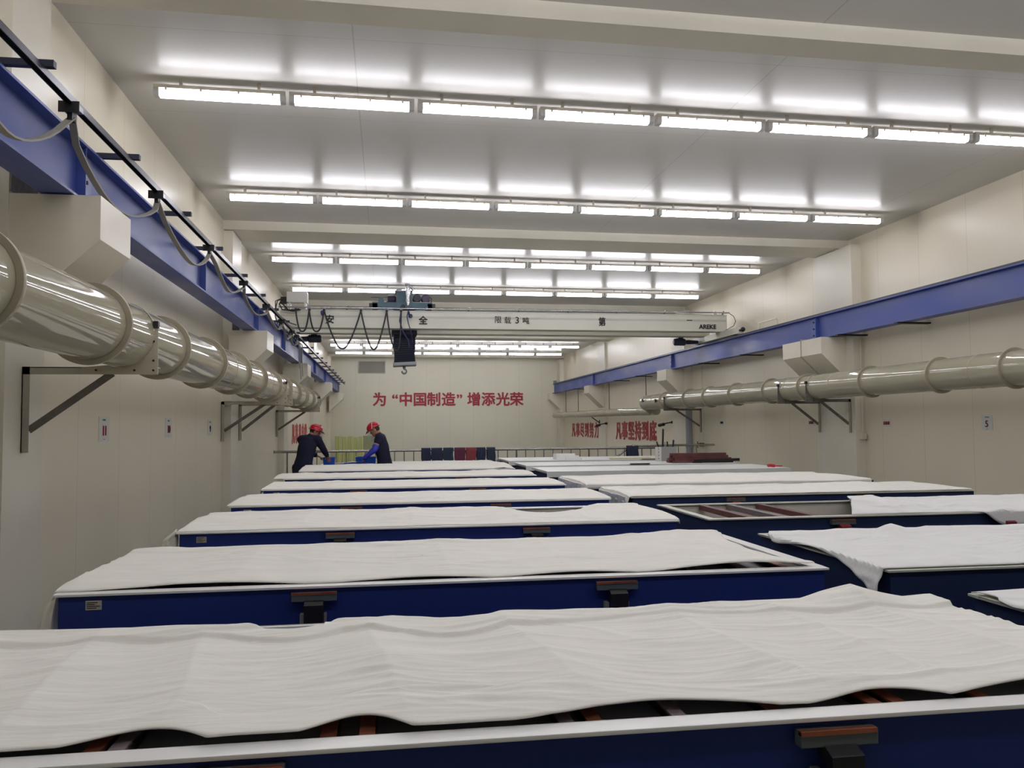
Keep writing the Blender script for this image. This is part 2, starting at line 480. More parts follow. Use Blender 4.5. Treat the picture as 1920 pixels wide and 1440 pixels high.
gtext('AREKE', 7.835, 4.075, .15, .03, 1.0)
# festoon pipe along the girder's front edge
MB().cyl((-2.42, CY - .10, 4.405), (8.36, CY - .10, 4.405), .018, 10).build('festoon_pipe', m_chrome, t)
for x in (-2.3, -.92, .9, 1.9, 3.1, 4.3, 5.5, 6.7, 8.2):
    MB().bar((x, CY - .10, 4.40), (x + .03, CY + .05, 4.365), .03, .012).bar((x, CY - .1, 4.42), (x + .06, CY + .0, 4.46), .015, .015).build('pipe_bracket', m_steel, t)
# end carriages, wheels, travel motors, buffers
for (xc, y0, y1) in ((8.27, 18.55, 21.35), (-2.25, 18.55, 21.35)):
    e = MB().box(xc - .085, xc + .085, y0, y1, 3.80, 3.954).build('end_carriage', m_crane, t, bevel=.01)
    for yw in (y0 + .25, y1 - .25): MB().cyl((xc - .05, yw, 3.83), (xc + .05, yw, 3.83), .05, 16).build('wheel', m_dark, e)
    MB().ball((xc + (.02 if xc > 0 else 0), y0 - .12, 3.89), .055).cyl((xc, y0 - .1, 3.88), (xc, y0, 3.88), .03, 10).build('buffer', m_blk, e)
for (xa, xb) in ((7.50, 8.17), (-2.15, -1.58)):
    y = 21.0 if xa > 0 else 20.9
    s = 1 if xa > 0 else -1
    xi, xo = (xa, xb) if xa > 0 else (xb, xa)
    L_ = abs(xb - xa)
    b = MB()
    zz = 3.845
    b.lathe([(.06, 0), (.095, .03), (.095, .30), (.06, .34)], (xi, y, zz), (s, 0, 0), 18)
    b.lathe([(.05, .3), (.06, L_ * .6), (.045, L_)], (xi, y, zz), (s, 0, 0), 14)
    mo = b.build('travel_motor', m_dmot, t)
    MB().box(xi + s * .18 - .07, xi + s * .18 + .07, y - .06, y + .06, zz + .08, zz + .17).build('terminal_box', m_dmot, mo)
# control box on the left end
cb = MB().box(-2.26, -1.80, CY - .0, CY + .34, 4.53, 4.78).build('control_box', m_elec, t, bevel=.012)
MB().box(-2.22, -2.18, CY + .02, CY + .32, 4.366, 4.53).box(-1.87, -1.83, CY + .02, CY + .32, 4.366, 4.53).build('box_stand', m_elec, t)
MB().box(-2.40, -2.27, CY + .05, CY + .2, 4.50, 4.66).build('cable_gland', m_dark, t)
MB().tube([(-2.33, CY + .02, 4.6), (-2.45, CY - .08, 4.55), (-2.48, CY - .10, 4.40), (-2.46, CY - .1, 4.25), (-2.2, CY - .12, 4.05), (-2.02, CY - .1, 3.99)], .012).build('loose_cable', m_cabd, t)
MB().tube([(-2.34, CY + .05, 4.64), (-2.50, CY - .02, 4.55), (-2.50, CY - .06, 4.2), (-2.44, CY - .1, 4.0), (-2.3, CY - .05, 3.82)], .012).build('loose_cable', m_cabd, t)
MB().tube([(-2.36, CY + .0, 4.60), (-2.40, CY - .14, 4.46), (-2.34, CY - .14, 4.34), (-2.1, CY - .13, 4.31), (-1.93, CY - .12, 4.345)], .016).build('loose_cable', m_cabd, t)
MB().tube([(-2.3, CY + .02, 4.6), (-2.36, CY - .15, 4.5), (-2.2, CY - .15, 4.33), (-2.06, CY - .14, 4.33), (-1.97, CY - .12, 4.365)], .016).build('loose_cable', m_cabd, t)
MB().tube([(8.36, CY - .08, 4.40), (8.47, CY - .1, 4.32), (8.52, CY - .1, 4.2), (8.46, CY - .1, 4.08), (8.25, CY - .06, 3.965)], .008).build('loose_cable', m_cabd, t)
MB().prism([(8.02, 4.365), (8.14, 4.365), (8.08, 4.49)], 1, CY + .1, CY + .25).build('trolley_stop', m_crane, t)

# pendant cables hanging from the crane's left end
t = thing('pendant_cable', (TRX, 18.95, 3.62), 'three grey cables hanging down together from the left track end by the crane', 'cable')
for k, (x, zb) in enumerate(((-1.93, 2.98), (-1.90, 2.74), (-1.86, 2.80))):
    MB().tube([(TRX, 18.95, 3.60), (x, 19.0, 3.5), (x - .01, 19.05, 3.2), (x + .012, 19.05, zb)], .012).build('cable_strand', m_cabg, t)

# hoist trolley
t = thing('hoist_trolley', (.4, CY + .74, 4.395), 'teal hoist trolley with motors riding on the crane girders', 'hoist')
y0, y1 = CY + .10, CY + 1.38
b = MB()
b.box(-.33, 1.07, y0, y0 + .12, 4.42, 4.58); b.box(-.33, 1.07, y1 - .12, y1, 4.42, 4.58)
b.box(-.33, -.2, y0, y1, 4.44, 4.56); b.box(.95, 1.07, y0, y1, 4.44, 4.56); b.box(.25, .60, y0 + .1, y1 - .1, 4.5, 4.60)
b.build('trolley_frame', m_teal, t, bevel=.008)
MB().cyl((.385, y0 - .03, 4.465), (.385, y0 + .0, 4.465), .062, 18).build('wheel_hub', m_dark, t)
MB().box(-.40, -.33, y0 + .0, y0 + .1, 4.46, 4.55).box(1.07, 1.14, y0, y0 + .1, 4.46, 4.55).build('rubber_buffer', m_blk, t)
MB().prism([(.22, 4.60), (.60, 4.60), (.57, 4.86), (.26, 4.86)], 1, y0 + .16, y0 + .75).build('gearbox', m_teal, t, bevel=.01)
MB().box(.20, .62, y0 + .14, y0 + .78, 4.86, 4.89).build('gearbox_lid', m_steel, t)
b = MB().lathe([(.09, 0), (.105, .02), (.105, .40), (.08, .42)], (.93, y0 + .18, 4.70), (0, 1, 0), 20); b.build('hoist_motor', m_pmot, t)
b = MB().lathe([(.09, 0), (.10, .02), (.10, .40), (.08, .42)], (.72, y0 + .2, 4.72), (0, 1, 0), 20).cyl((.72, y0 + .19, 4.72), (.72, y0 + .2, 4.72), .06, 18); b.build('hoist_motor', m_dmot, t)
MB().box(.62, 1.02, y0 + .15, y0 + .6, 4.585, 4.61).build('motor_plate', m_elec, t)
MB().lathe([(.07, 0), (.1, .05), (.1, .18), (.09, .2)], (.23, y0 + .4, 4.70), (-1, 0, 0), 18).build('drive_motor', m_pmot, t)
MB().prism([(-.19, 4.58), (-.05, 4.58), (-.08, 4.70), (-.16, 4.70)], 1, y0 + .02, y0 + .15).build('limit_switch', m_teal, t)
MB().tube([(-.36, y0 + .1, 4.70), (.08, y0 + .1, 4.71)], .006).tube([(.0, y0 + .1, 4.59), (.1, y0 + .12, 4.66), (.14, y0 + .2, 4.69)], .01).tube([(1.0, y0 + .2, 4.76), (1.06, y0 + .18, 4.7), (1.05, y0 + .15, 4.58)], .01).build('wiring', m_cabd, t)
MB().lathe([(.035, 0), (.05, .1), (.038, .2), (.05, .33), (.058, .45), (.05, .5)], (.50, y0 - .04, 4.50), (.0, 0, 1), 14).ball((.48, y0 - .04, 4.99), .065, .05, .03).tube([(.5, y0 - .04, 4.97), (.58, y0 - .02, 4.94), (.63, y0, 4.86)], .03).build('foil_wrapped_riser', m_foil, t)

# hook under a folded bellows cover
hx, hy = .425, CY + .74
t = thing('hoist_hook', (hx, hy, 2.95), 'crane hook under a dark navy bellows cover', 'crane hook')
b = MB(); b.box(hx - .30, hx + .30, hy - .29, hy + .29, 3.86, 3.97); b.box(hx - .26, hx + .26, hy - .25, hy + .25, 3.97, 4.499)
b.build('top_plate', m_navy, t, bevel=.01)
b = MB(); vs = []; fs = []
nf = 26; zt, zb_ = 3.865, 3.21
for i in range(nf + 1):
    s_ = i / nf; z = zt + (zb_ - zt) * s_
    hw = .235 + .012 * s_ + (.014 if i % 2 else 0) + .012 * math.sin(s_ * 6)
    cx = hx + .01 * s_ ; cy_ = hy
    for (sx, sy) in ((-1, -1), (1, -1), (1, 1), (-1, 1)): vs.append((cx + sx * hw, cy_ + sy * (hw), z + .012 * sx * s_))
for i in range(nf):
    for k in range(4): fs.append((i * 4 + k, (i + 1) * 4 + k, (i + 1) * 4 + (k + 1) % 4, i * 4 + (k + 1) % 4))
fs.append((0, 1, 2, 3)); fs.append(tuple(nf * 4 + k for k in (3, 2, 1, 0)))
b.add(vs, fs); b.build('bellows', m_navy, t)
mm = Matrix.Translation((hx + .01, hy, 3.165)) @ Matrix.Rotation(-.05, 4, 'Y')
MB().box(-.275, .275, -.27, .27, -.04, .04, mm).build('bottom_plate', m_steel, t, bevel=.006)
pts = [(hx + .0, hy, 3.13), (hx, hy, 3.06)]
for k in range(13):
    a = PI * .5 - k * PI * 1.55 / 12
    pts.append((hx + .055 * math.cos(a), hy, 2.995 + .055 * math.sin(a)))
MB().tube(pts, .02, 8).cyl((hx, hy, 3.07), (hx, hy, 3.13), .035, 12).build('hook', m_steel, t)

# crane cable carriers and the black looped cable
cx_ = [-2.04, -1.74, -1.41, -.58, .005, .336]
cw = ['leftmost', 'second from the left', 'third from the left, tied with blue tape', 'fourth from the left', 'fifth from the left', 'rightmost, under the hoist']
for x, wd in zip(cx_, cw):
    t = thing('cable_carrier', (x, CY - .10, 4.36), 'small cable carrier on the crane festoon pipe, %s' % wd, 'cable carrier', 'cable carriers on the crane pipe')
    MB().box(x - .03, x + .03, CY - .125, CY - .075, 4.345, 4.385).build('carriage', m_steel, t)
    MB().lathe([(.03, 0), (.03, .05)], (x, CY - .125, 4.345), (0, 1, 0), 12).build('cable_saddle', m_dark if wd[0] != 't' else m_cabb, t)
loop = [-2.04, -1.74, -1.41, -.58, .005, .336]
low = [3.845, 3.845, 3.45, 3.435, 3.41]
pts = []
for i in range(5):
    x0, x1 = loop[i], loop[i + 1]; n = 20
    for k in range(n + 1):
        s_ = k / n
        u = (1 - abs(2 * s_ - 1) ** (3.2 if i < 2 else 2.3))
        xx = x0 + (x1 - x0) * (s_ + (.03 if i < 2 else .05) * math.sin(2 * PI * s_))
        if i == 4: xx += .12 * math.sin(PI * s_) * (s_)
        pts.append((xx, CY - .14 - .015 * i, 4.335 - (4.335 - low[i]) * u))
t = thing('looped_cable', (-1, CY - .14, 4.3), 'black cable hanging in deep loops from the crane festoon pipe', 'cable')
MB().tube(pts, .019, 8).build('cable_run', m_cabd, t)
MB().tube([(.336, CY - .15, 4.33), (.30, CY - .2, 4.1), (.38, CY - .2, 3.85), (.50, CY - .2, 3.65), (.52, CY - .18, 3.5)], .014).build('cable_tail', m_cabb, t)
MB().tube([(.50, CY - .16, 4.34), (.47, CY - .2, 4.2), (.50, CY - .2, 4.05), (.58, CY - .16, 3.8), (.6, CY - .1, 3.6)], .012).build('cable_tail', m_cabb, t)
tag(MB().ball((-1.45, CY - .17, 4.27), .035, .03, .06).build('tape_knot', m_cabb, loc=(-1.45, CY - .17, 4.2)), 'blue tape knot on the crane cable beside the third carrier', 'tape')
tag(MB().ball((.55, CY - .19, 4.22), .05, .03, .05).tube([(.5, CY - .17, 4.33), (.52, CY - .18, 4.25)], .025).build('tape_knot', m_cabb, loc=(.55, CY - .19, 4.18)), 'blue tape knot hanging below the hoist at the front girder', 'tape')

# ------------------------------------------------------------------ ventilation ducts
def duct(xc, zc, R, ya, yb, rings, seams_, lab, caps=True):
    t = thing('ventilation_duct', (xc, ya, zc - R), lab, 'duct')
    MB().lathe([(R, 0), (R, yb - ya)], (xc, ya, zc), (0, 1, 0), 64).build('pipe', m_duct, t)
    for y in rings:
        MB().lathe([(R + .001, -.016), (R + .034, -.016), (R + .036, -.012), (R + .036, .012), (R + .034, .016), (R + .001, .016)], (xc, y, zc), (0, 1, 0), 64, cap=False).build('flange_ring', m_ring, t)
    for y in seams_:
        MB().lathe([(R, -.012), (R + .0035, -.010), (R + .0035, .010), (R, .012)], (xc, y, zc), (0, 1, 0), 64, cap=False).build('joint_band', m_ring, t)
    return t
DX, DZ, DR = -1.894, 2.332, .232
LD = duct(DX, DZ, DR, -1.0, 22.0, [.8, 2.42, 4.05, 5.67, 7.31, 8.95, 10.55, 11.95, 13.58, 15.0, 16.62, 18.2, 19.83, 21.43], [9.75, 12.8, 14.3],
          'thick glossy cream plastic duct with flange rings along the left wall')
MB().lathe([(.10, 0), (DR, .02), (DR, .05)], (DX, 21.99, DZ), (0, 1, 0), 48).build('end_cap', m_ring, LD)
EX, EZ, ER = 7.86, 2.337, .227
RD = duct(EX, EZ, ER, -1.0, 24.5, [2.9, 4.5, 6.2, 7.8, 9.41, 10.84, 12.57, 14.63, 16.10, 17.82, 19.38, 20.75, 22.6], [10.01, 13.55, 15.22, 17.15, 23.4],
          'thick glossy cream plastic duct with flange rings along the right wall')
MB().lathe([(.05, 0), (.05, .03)], (EX - ER - .01, 22.9, EZ + .02), (-1, .0, 0), 16).build('port', m_blk, RD)
MB().lathe([(.05, 0), (.05, .03)], (EX - ER - .01, 24.1, EZ + .06), (-1, .0, 0), 16).build('port', m_blk, RD)
# elbow down into the narrow pipe
MB().tube([(EX, 24.2, EZ - .02), (EX + .06, 24.7, EZ - .06), (8.1, 24.85, EZ - .18), (8.2, 24.9, 2.10)], .15, 24).build('reducer_elbow', m_duct, RD)
t = thing('exhaust_pipe', (8.2, 24.6, 1.95), 'narrow cream exhaust pipe hung on rods near the far right wall', 'pipe')
MB().cyl((8.2, 24.6, 2.10), (8.2, 40.2, 2.185), .135, 40).build('pipe', m_duct, t)
for y in (26.0, 30.0, 35.1, 37.6, 28.2, 33.0):
    z = 2.10 + (y - 24.6) * .00545
    MB().lathe([(.135, -.03), (.14, -.03), (.14, .03), (.135, .03)], (8.2, y, z), (0, 1, 0), 40, cap=False).build('pipe_clamp', m_ring, t)
for y in (25.6, 30.05, 35.1, 37.6):
    MB().cyl((8.2, y, 2.2), (8.2, y, 3.28), .012, 6).build('hanger_rod', m_dark, t)

def bracket(side, y, xw, xe, z, drop, lab, sad=None):
    """post on the wall, arm, brace and a saddle plate under the duct"""
    s = 1 if side < 0 else -1
    t = thing('duct_bracket', (xw, y, z - drop), lab, 'bracket', 'steel brackets carrying the ducts')
    a, b_ = sorted((xw + s * .002, xw + s * .052))
    MB().box(a, b_, y - .03, y - .024, z - drop, z).box(min(xw + s * .002, xw + s * .008), max(xw + s * .002, xw + s * .008), y - .03, y + .03, z - drop, z).build('wall_post', m_brk, t)
    a, b_ = sorted((xw + s * .002, xe))
    MB().box(a, b_, y - .03, y - .024, z - .055, z - .002).box(a, b_, y - .03, y + .03, z - .008, z - .002).build('arm', m_brkd if side > 0 else m_brk, t)
    MB().bar((xw + s * .05, y - .02, z - drop * .74), (xw + s * (abs(xe - xw) * .66), y - .02, z - .045), .05, .012, (0, 1, 0)).build('brace', m_brkd, t)
    xc, zc, R = (DX, DZ, DR) if side < 0 else (EX, EZ, ER)
    # saddle: plate with a concave top that follows the duct
    pts = [(xe, z - .055), (xe, zc + .05)]
    for k in range(13):
        th = -.02 + (-PI / 2 - .02 + .02) * k / 12 if True else 0
        th = .2 - (PI / 2 + .55) * k / 12
        pts.append((xc + s * (R + .002) * math.cos(th), zc + (R + .002) * math.sin(th)))
    pts.append((xc - s * (R + .03), z - .055 + .05)); pts.append((xc - s * (R + .03), z - .055))
    MB().prism(pts, 1, y - .036, y - .031).build('saddle_plate', m_sad if side < 0 else m_brkd, t)
    bb = MB()
    for (dx, dz) in ((.03, .03), (.03, .10), (.03, .24), (.16, .03), (.42, .03)):
        px = xe - s * dx
        bb.cyl((px, y - .042, z - .055 + dz), (px, y - .036, z - .055 + dz), .008, 8)
    bb.build('bolt', m_dark, t)
    arc = []
    for k in range(15):
        th = .25 + (PI - .1) * k / 14
        arc.append((xc + s * (R + .006) * math.cos(th), y - .0, zc + (R + .006) * math.sin(th)))
    MB().tube(arc, .004, 4, flat=(.03, .004)).build('strap', m_brk, t)
    MB().box(min(xe, xe - s * .035), max(xe, xe - s * .035), y - .045, y + .0, zc + .05, zc + .10).build('strap_end', m_dark, t)
    return t
bracket(-1, 6.35, -2.55, -1.635, 2.10, .61, 'cream steel bracket under the left duct, nearest the camera')
bracket(-1, 14.3, -2.696, -1.635, 2.10, .66, 'cream steel bracket under the left duct, second from the camera')
bracket(-1, 15.1, -2.55, -1.635, 2.10, .66, 'cream steel bracket under the left duct, third from the camera')
bracket(-1, 21.2, -2.696, -1.635, 2.10, .66, 'cream steel bracket under the far end of the left duct')
bracket(1, 14.3, 8.50, 7.60, 2.11, .62, 'steel bracket under the right duct, nearer one of the pillar pair')
bracket(1, 15.4, 8.50, 7.60, 2.11, .62, 'steel bracket under the right duct, farther one of the pillar pair')
bracket(1, 22.2, 8.695, 7.60, 2.11, .66, 'steel bracket under the far elbow end of the right duct')

# ------------------------------------------------------------------ fluorescent batten lights
rows = [(0.85, 'added unseen row over the camera'), (4.70, 'row over the nearest tanks'), (8.52, 'first row from the camera'), (12.30, 'second row from the camera'), (16.78, 'third row from the camera'), (20.39, 'fourth row, just above the crane'),  # row over the camera is unseen, added to brighten the near cloths
        (25.3, 'fifth row, hidden behind the crane'), (29.0, 'sixth row, hidden behind the crane'), (34.05, 'seventh row, beyond the crane'), (37.6, 'last row by the back wall')]
nth = ['leftmost', 'second from left', 'third from left', 'fourth from left', 'fourth from right', 'third from right', 'second from right', 'rightmost']
PIT = 1.3; XS = -2.294; ZL = 4.99
def make_lamp():
    t = thing('batten_light', (0, 0, 0), '', 'light', 'fluorescent batten lights under the ceiling')
    L_ = 1.262
    b = MB(); b.prism([(-.055, .028), (.055, .028), (.048, .066), (-.048, .066)], 0, 0, L_)
    for x in (.12, .45, .81, 1.14): b.box(x - .01, x + .01, -.060, -.053, .005, .05); b.box(x - .01, x + .01, .053, .060, .005, .05)
    b.build('housing', m_house, t)
    b = MB(); b.prism([(-.052, .026), (-.046, -.035), (-.030, -.048), (.030, -.048), (.046, -.035), (.052, .026)], 0, .055, L_ - .055)
    b.build('tube_cover', m_lamp, t)
    for (x0, x1) in ((.0, .053), (L_ - .053, L_)):
        e = MB(); e.prism([(-.053, .027), (-.047, -.035), (-.030, -.049), (.030, -.049), (.047, -.035), (.053, .027)], 0, x0, x1)
        e.build('end_cap', m_cap, t)
    for x in (.25, 1.0): MB().box(x - .015, x + .015, -.012, .012, .066, ZC - ZL).build('hanger', m_house, t)
    return t
lamp0 = make_lamp(); index_children(); first = True
for (yr, rn) in rows:
    for k in range(8):
        x = XS + k * PIT + .018
        p = (x, yr + TILT * k * PIT, ZL)
        lb = 'lit white batten light, %s in the %s' % (nth[k], rn)
        o = lamp0 if first else dup(lamp0, p)
        first = False
        o.location = p; o['label'] = lb; o.rotation_euler = (0, 0, TILT)

# ------------------------------------------------------------------ plating tanks
RZ = .94
def make_tank(left, x0, x1, y0, y1, label, saddle_x, drain=False, liquid=.80, plate=True, notch=None):
    mt, mr = (m_tank, m_rim) if left else (m_tankr, m_rimr)
    t = thing('plating_tank', ((x0 + x1) / 2, (y0 + y1) / 2, 0), label, 'tank', 'plating tanks in the left row' if left else 'plating tanks in the right row')
    wl = .045; ov = .018; wt = .03
    # shell: four walls and a bottom
    b = MB()
    X0, X1, Y0, Y1 = x0 + ov, x1 - ov, y0 + ov, y1 - ov
    b.box(X0, X1, Y0, Y0 + wt, .06, RZ - .011); b.box(X0, X1, Y1 - wt, Y1, .06, RZ - .011)
    b.box(X0, X0 + wt, Y0 + wt, Y1 - wt, .06, RZ - .011); b.box(X1 - wt, X1, Y0 + wt, Y1 - wt, .06, RZ - .011)
    b.box(X0, X1, Y0, Y1, .0, .06)
    b.build('shell', mt, t)
    b = MB()
    e = wt + .001; lz = .3
    b.box(X0 + e, X1 - e, Y0 + e, Y0 + e + .006, lz, RZ - .02); b.box(X0 + e, X1 - e, Y1 - e - .006, Y1 - e, lz, RZ - .02)
    b.box(X0 + e, X0 + e + .006, Y0 + e, Y1 - e, lz, RZ - .02); b.box(X1 - e - .006, X1 - e, Y0 + e, Y1 - e, lz, RZ - .02)
    b.build('liner', m_liner, t)
    rw = ov + wt + .022
    b = MB()
    b.box(x0, x1, y0, y0 + rw, RZ - .011, RZ)
    if notch:
        b.box(x0, notch[0], y1 - rw - .02, y1, RZ - .03, RZ); b.box(notch[1], x1, y1 - rw - .02, y1, RZ - .03, RZ)
        b.box(notch[0], notch[1], y1 - .03, y1, RZ - .012, RZ)
    else: b.box(x0, x1, y1 - rw, y1, RZ - .011, RZ)
    b.box(x0, x0 + rw, y0 + rw, y1 - rw, RZ - .011, RZ); b.box(x1 - rw, x1, y0 + rw, y1 - rw, RZ - .011, RZ)
    b.build('rim', mr, t, bevel=.003)
    if liquid: MB().box(X0 + .045, X1 - .045, Y0 + .045, Y1 - .045, liquid - .02, liquid).build('bath_surface', m_liq, t)
    for sx in saddle_x:
        s = MB().prism([(y0 - .055, RZ - .075), (y0 + .017, RZ - .045), (y0 + .017, RZ - .088), (y0 - .04, RZ - .11), (y0 - .04, .10), (y0 - .055, .10)], 0, sx - .042, sx + .042)
        so = s.build('contact_post', m_blk if left else m_wine, t, bevel=.003)
        MB().box(sx - .10, sx + .10, y0 - .018, y0 + .017, RZ - .065, RZ - .026).build('contact_tray', m_tray, so, bevel=.003)
        MB().box(sx - .10, sx + .096, y0 - .021, y0 - .004, RZ - .036, RZ - .025).build('copper_strip', m_cop, so)
        MB().box(sx - .062, sx - .043, y0 - .02, y0 + .017, .10, RZ - .12).box(sx + .043, sx + .054, y0 - .02, y0 + .017, .10, RZ - .12).build('backing_angle', m_strip, so)
    if plate:
        px = x0 + .13
        pl = MB().box(px, px + .066, y0 + .014, y0 + .018, .868, .908).build('label_plate', m_label, t)
        b = MB()
        for k, (a, c) in enumerate(((.006, .05), (.005, .038), (.005, .06), (.005, .045))):
            b.box(px + a, px + c, y0 + .0125, y0 + .014, .899 - k * .008, .902 - k * .008)
        b.build('printed_lines', m_ink, pl)
    if drain:
        b = MB().cyl((x1 - ov, y0 + .30, .83), (x1 + .10, y0 + .30, .83), .022, 16).lathe([(.06, 0), (.06, .012)], (x1 + .08, y0 + .30, .83), (1, 0, 0), 24)
        b.build('overflow_stub', mt, t)
        MB().box(x1 - ov, x1 + .02, y0 + .10, y0 + .22, .80, .835).build('overflow_lug', mt, t)
    return t
TLX, TRX_ = -1.42, 2.165
ordn = ['nearest the camera', 'second from the camera', 'third from the camera', 'fourth from the camera', 'fifth from the camera', 'sixth from the camera', 'seventh from the camera']
LT = [(1.92, 3.14), (3.87, 5.20), (6.00, 7.28), (7.91, 9.12), (9.94, 11.12), (11.98, 13.10), (14.0, 15.32)]
for i, (a, b_) in enumerate(LT):
    make_tank(True, TLX, TRX_, a, b_, 'navy blue plating tank with white rim in the left row, %s' % ordn[i], (-.32, 1.08), drain=(i == 1), liquid=.902 if i < 2 else .80,
              notch=(-.47, -.22) if i == 0 else None)
make_tank(True, -1.25, TRX_, 16.05, 17.3, 'navy blue tank behind the two workers, last of the left row', (), plate=False)
RX0, RX1 = 2.40, 6.18
RT = [(1.95, 3.19), (3.74, 5.18), (6.02, 7.24), (8.02, 9.2), (9.86, 11.45), (12.22, 13.6), (14.1, 15.5), (16.15, 17.9)]
rw_ = ['nearest the camera, mostly out of frame', 'second from the camera, under a creased cloth', 'third from the camera, left end uncovered', 'fourth from the camera',
       'fifth from the camera', 'sixth from the camera with a grey lid', 'seventh from the camera, under the maroon bars', 'farthest one by the railing']
for i, (a, b_) in enumerate(RT):
    make_tank(False, RX0, RX1, a, b_, 'navy plating tank in the right row, %s' % rw_[i], (3.49, 4.9) if i in (1, 2, 3) else (), plate=False, liquid=.45 if i != 2 else 0)

# electrode bars resting across the tanks
def ebar(x, y0, y1, wd, ht, mat_top, mat_side, label, group, z=None):
    z = z if z is not None else RZ - .037
    t = thing('electrode_bar', (x, (y0 + y1) / 2, z), label, 'bar', group)
    MB().box(x - wd / 2, x + wd / 2, y0, y1, z, z + ht).build('bar_body', mat_side, t)
    MB().box(x - wd / 2 + .001, x + wd / 2 - .004, y0 + .001, y1, z + ht, z + ht + .006).build('copper_face', mat_top, t)
    return t
bx = [-.651, -.599, -.133, -.043, .435, .505, .72, .975, 1.248, 1.314, 1.557]
bl = ['leftmost seen', 'second from left', 'third from left', 'fourth from left', 'fifth from left', 'sixth from left', 'seventh from left with a pale end', 'fifth from right', 'third from right', 'second from right', 'rightmost seen']
bl = ['leftmost visible', 'second visible from left', 'third visible from left', 'fourth visible from left', 'fifth visible from left', 'sixth visible from left', 'fifth from right', 'fourth from right', 'third from right', 'second from right', 'rightmost visible']
for k, x in enumerate(bx):
    w_ = .042
    ebar(x, 1.993, 3.07, w_, .022, m_cop if k not in (4, 6, 1) else m_barg, m_dark,
         'copper topped bar end under the nearest cloth, %s' % bl[k], 'electrode bars across the nearest left tank')
for k, x in enumerate((-1.1, -.75, -.5, .1, .36, .7, 1.25, 1.52, 1.78, 2.0)):
    w_ = .05
    ebar(x, 3.95, 5.12, w_, .022, m_cop if k in (5, 9) else m_barg, m_dark,
         'bar end under the cloth of the second left tank, %s from left' % ['first', 'second', 'third', 'fourth', 'fifth', 'sixth', 'seventh', 'eighth', 'ninth', 'tenth'][k], 'electrode bars across the second left tank')
for k, (x, mt_) in enumerate(((2.80, m_bar), (3.06, m_barg), (3.34, m_bar))):
    tag(MB().box(x - .03, x + .03, 6.09, 7.17, RZ - .05, RZ - .005).build('electrode_bar', mt_, loc=(x, 6.6, RZ - .05), bevel=.003),
        ['reddish brown bar across the uncovered tank, nearest its left end', 'grey bar across the uncovered tank, between the two brown ones', 'reddish brown bar across the uncovered tank, beside the cloth edge'][k], 'bar', 'bars across the uncovered right tank')

# ------------------------------------------------------------------ cloth covers
def cloth(name, label, x0, x1, y0, y1, tx0, tx1, ty0, ty1, zf, mat, nx, ny, yfront=None, yback=None, xleft=None, xright=None, seed=0, thick=.004, group='white cloths over the tanks'):
    """a sheet over a tank top; whatever reaches past the rim tx/ty hangs down outside it"""
    vs = []; fs = []
    for j in range(ny + 1):
        v = j / ny
        for i in range(nx + 1):
            u = i / nx
            x = x0 + (x1 - x0) * u
            a = yfront(x) if yfront else y0
            c = yback(x) if yback else y1
            y = a + (c - a) * v
            if xleft: x = x + (xleft(y) - x0) * (1 - u)
            if xright: x = x + (xright(y) - x1) * u
            z = zf(x, y, u, v)
            ex = max(tx0 - x, 0) - max(x - tx1, 0)
            ey = max(ty0 - y, 0) - max(y - ty1, 0)
            if ex > 0: z = z - ex * .96; x = tx0 - .010 - .30 * min(ex, .22) + .035 * nz(y * 6, seed, z * 3) * min(1, ex * 7)
            if ex < 0: z = z + ex; x = tx1 + .010 + .2 * min(-ex, .2) + .03 * nz(y * 6, seed, z * 3) * min(1, -ex * 7)
            if ey > 0: y = ty0 - .008 - .08 * min(ey, .1); z -= ey
            if ey < 0: y = ty1 + .008; z += ey
            vs.append((x, y, z))
    W = nx + 1
    for j in range(ny):
        for i in range(nx): fs.append((j * W + i, j * W + i + 1, (j + 1) * W + i + 1, (j + 1) * W + i))
    b = MB(); b.add(vs, fs, True)
    o = b.build(name, mat, loc=((x0 + x1) / 2, (y0 + y1) / 2, RZ))
    me = o.data
    me.polygons.foreach_set('use_smooth', [True] * len(me.polygons))
    if me.polygons[0].normal.z < 0: me.flip_normals()
    md = o.modifiers.new('thickness', 'SOLIDIFY'); md.thickness = thick; md.offset = -1
    tag(o, label, 'cloth', group); o['_o'] = tuple(o.location)
    return o
def nz(x, y, s=0): return noise.noise(Vector((x, y, s * 7.31)))
def ridged(x, y, s): return 1 - abs(noise.noise(Vector((x, y, s * 3.7)))) * 2
def wrinkle(x, y, seed, amp=1.0):
    # creases that run mostly along the tank, gathered in patches, plus a few slanting ones
    wx = x + .25 * nz(x * 1.3, y * 1.5, seed)
    wy = y + .10 * nz(x * 1.1, y * 1.2, seed + 1) + .05 * math.sin(x * 2.6 + seed)
    pm = max(0, min(1, .5 + 1.3 * nz(x * 1.1, y * 1.8, seed + 5)))
    pn = max(0, min(1, .4 + 1.5 * nz(x * 1.4 + 9, y * 2.2, seed + 6)))
    h = .013 * pm * max(0, ridged(wx * .8, wy * 5.0, seed + 2) - .62)
    h += .009 * pn * max(0, ridged(wx * 1.5 + wy * .8, wy * 11, seed + 3) - .62)
    h += .010 * (1 - pm) * max(0, ridged(wx * 1.6 + wy * 2.6, wy * 3.2 - wx * 1.1, seed + 7) - .70)
    h += .0022 * nz(wx * 5, wy * 34, seed + 4) * (.4 + pn)
    return h * amp * 1.5

def lap(t_, w_):
    t_ = max(0, min(1, t_ / w_)); return t_ * t_ * (3 - 2 * t_)

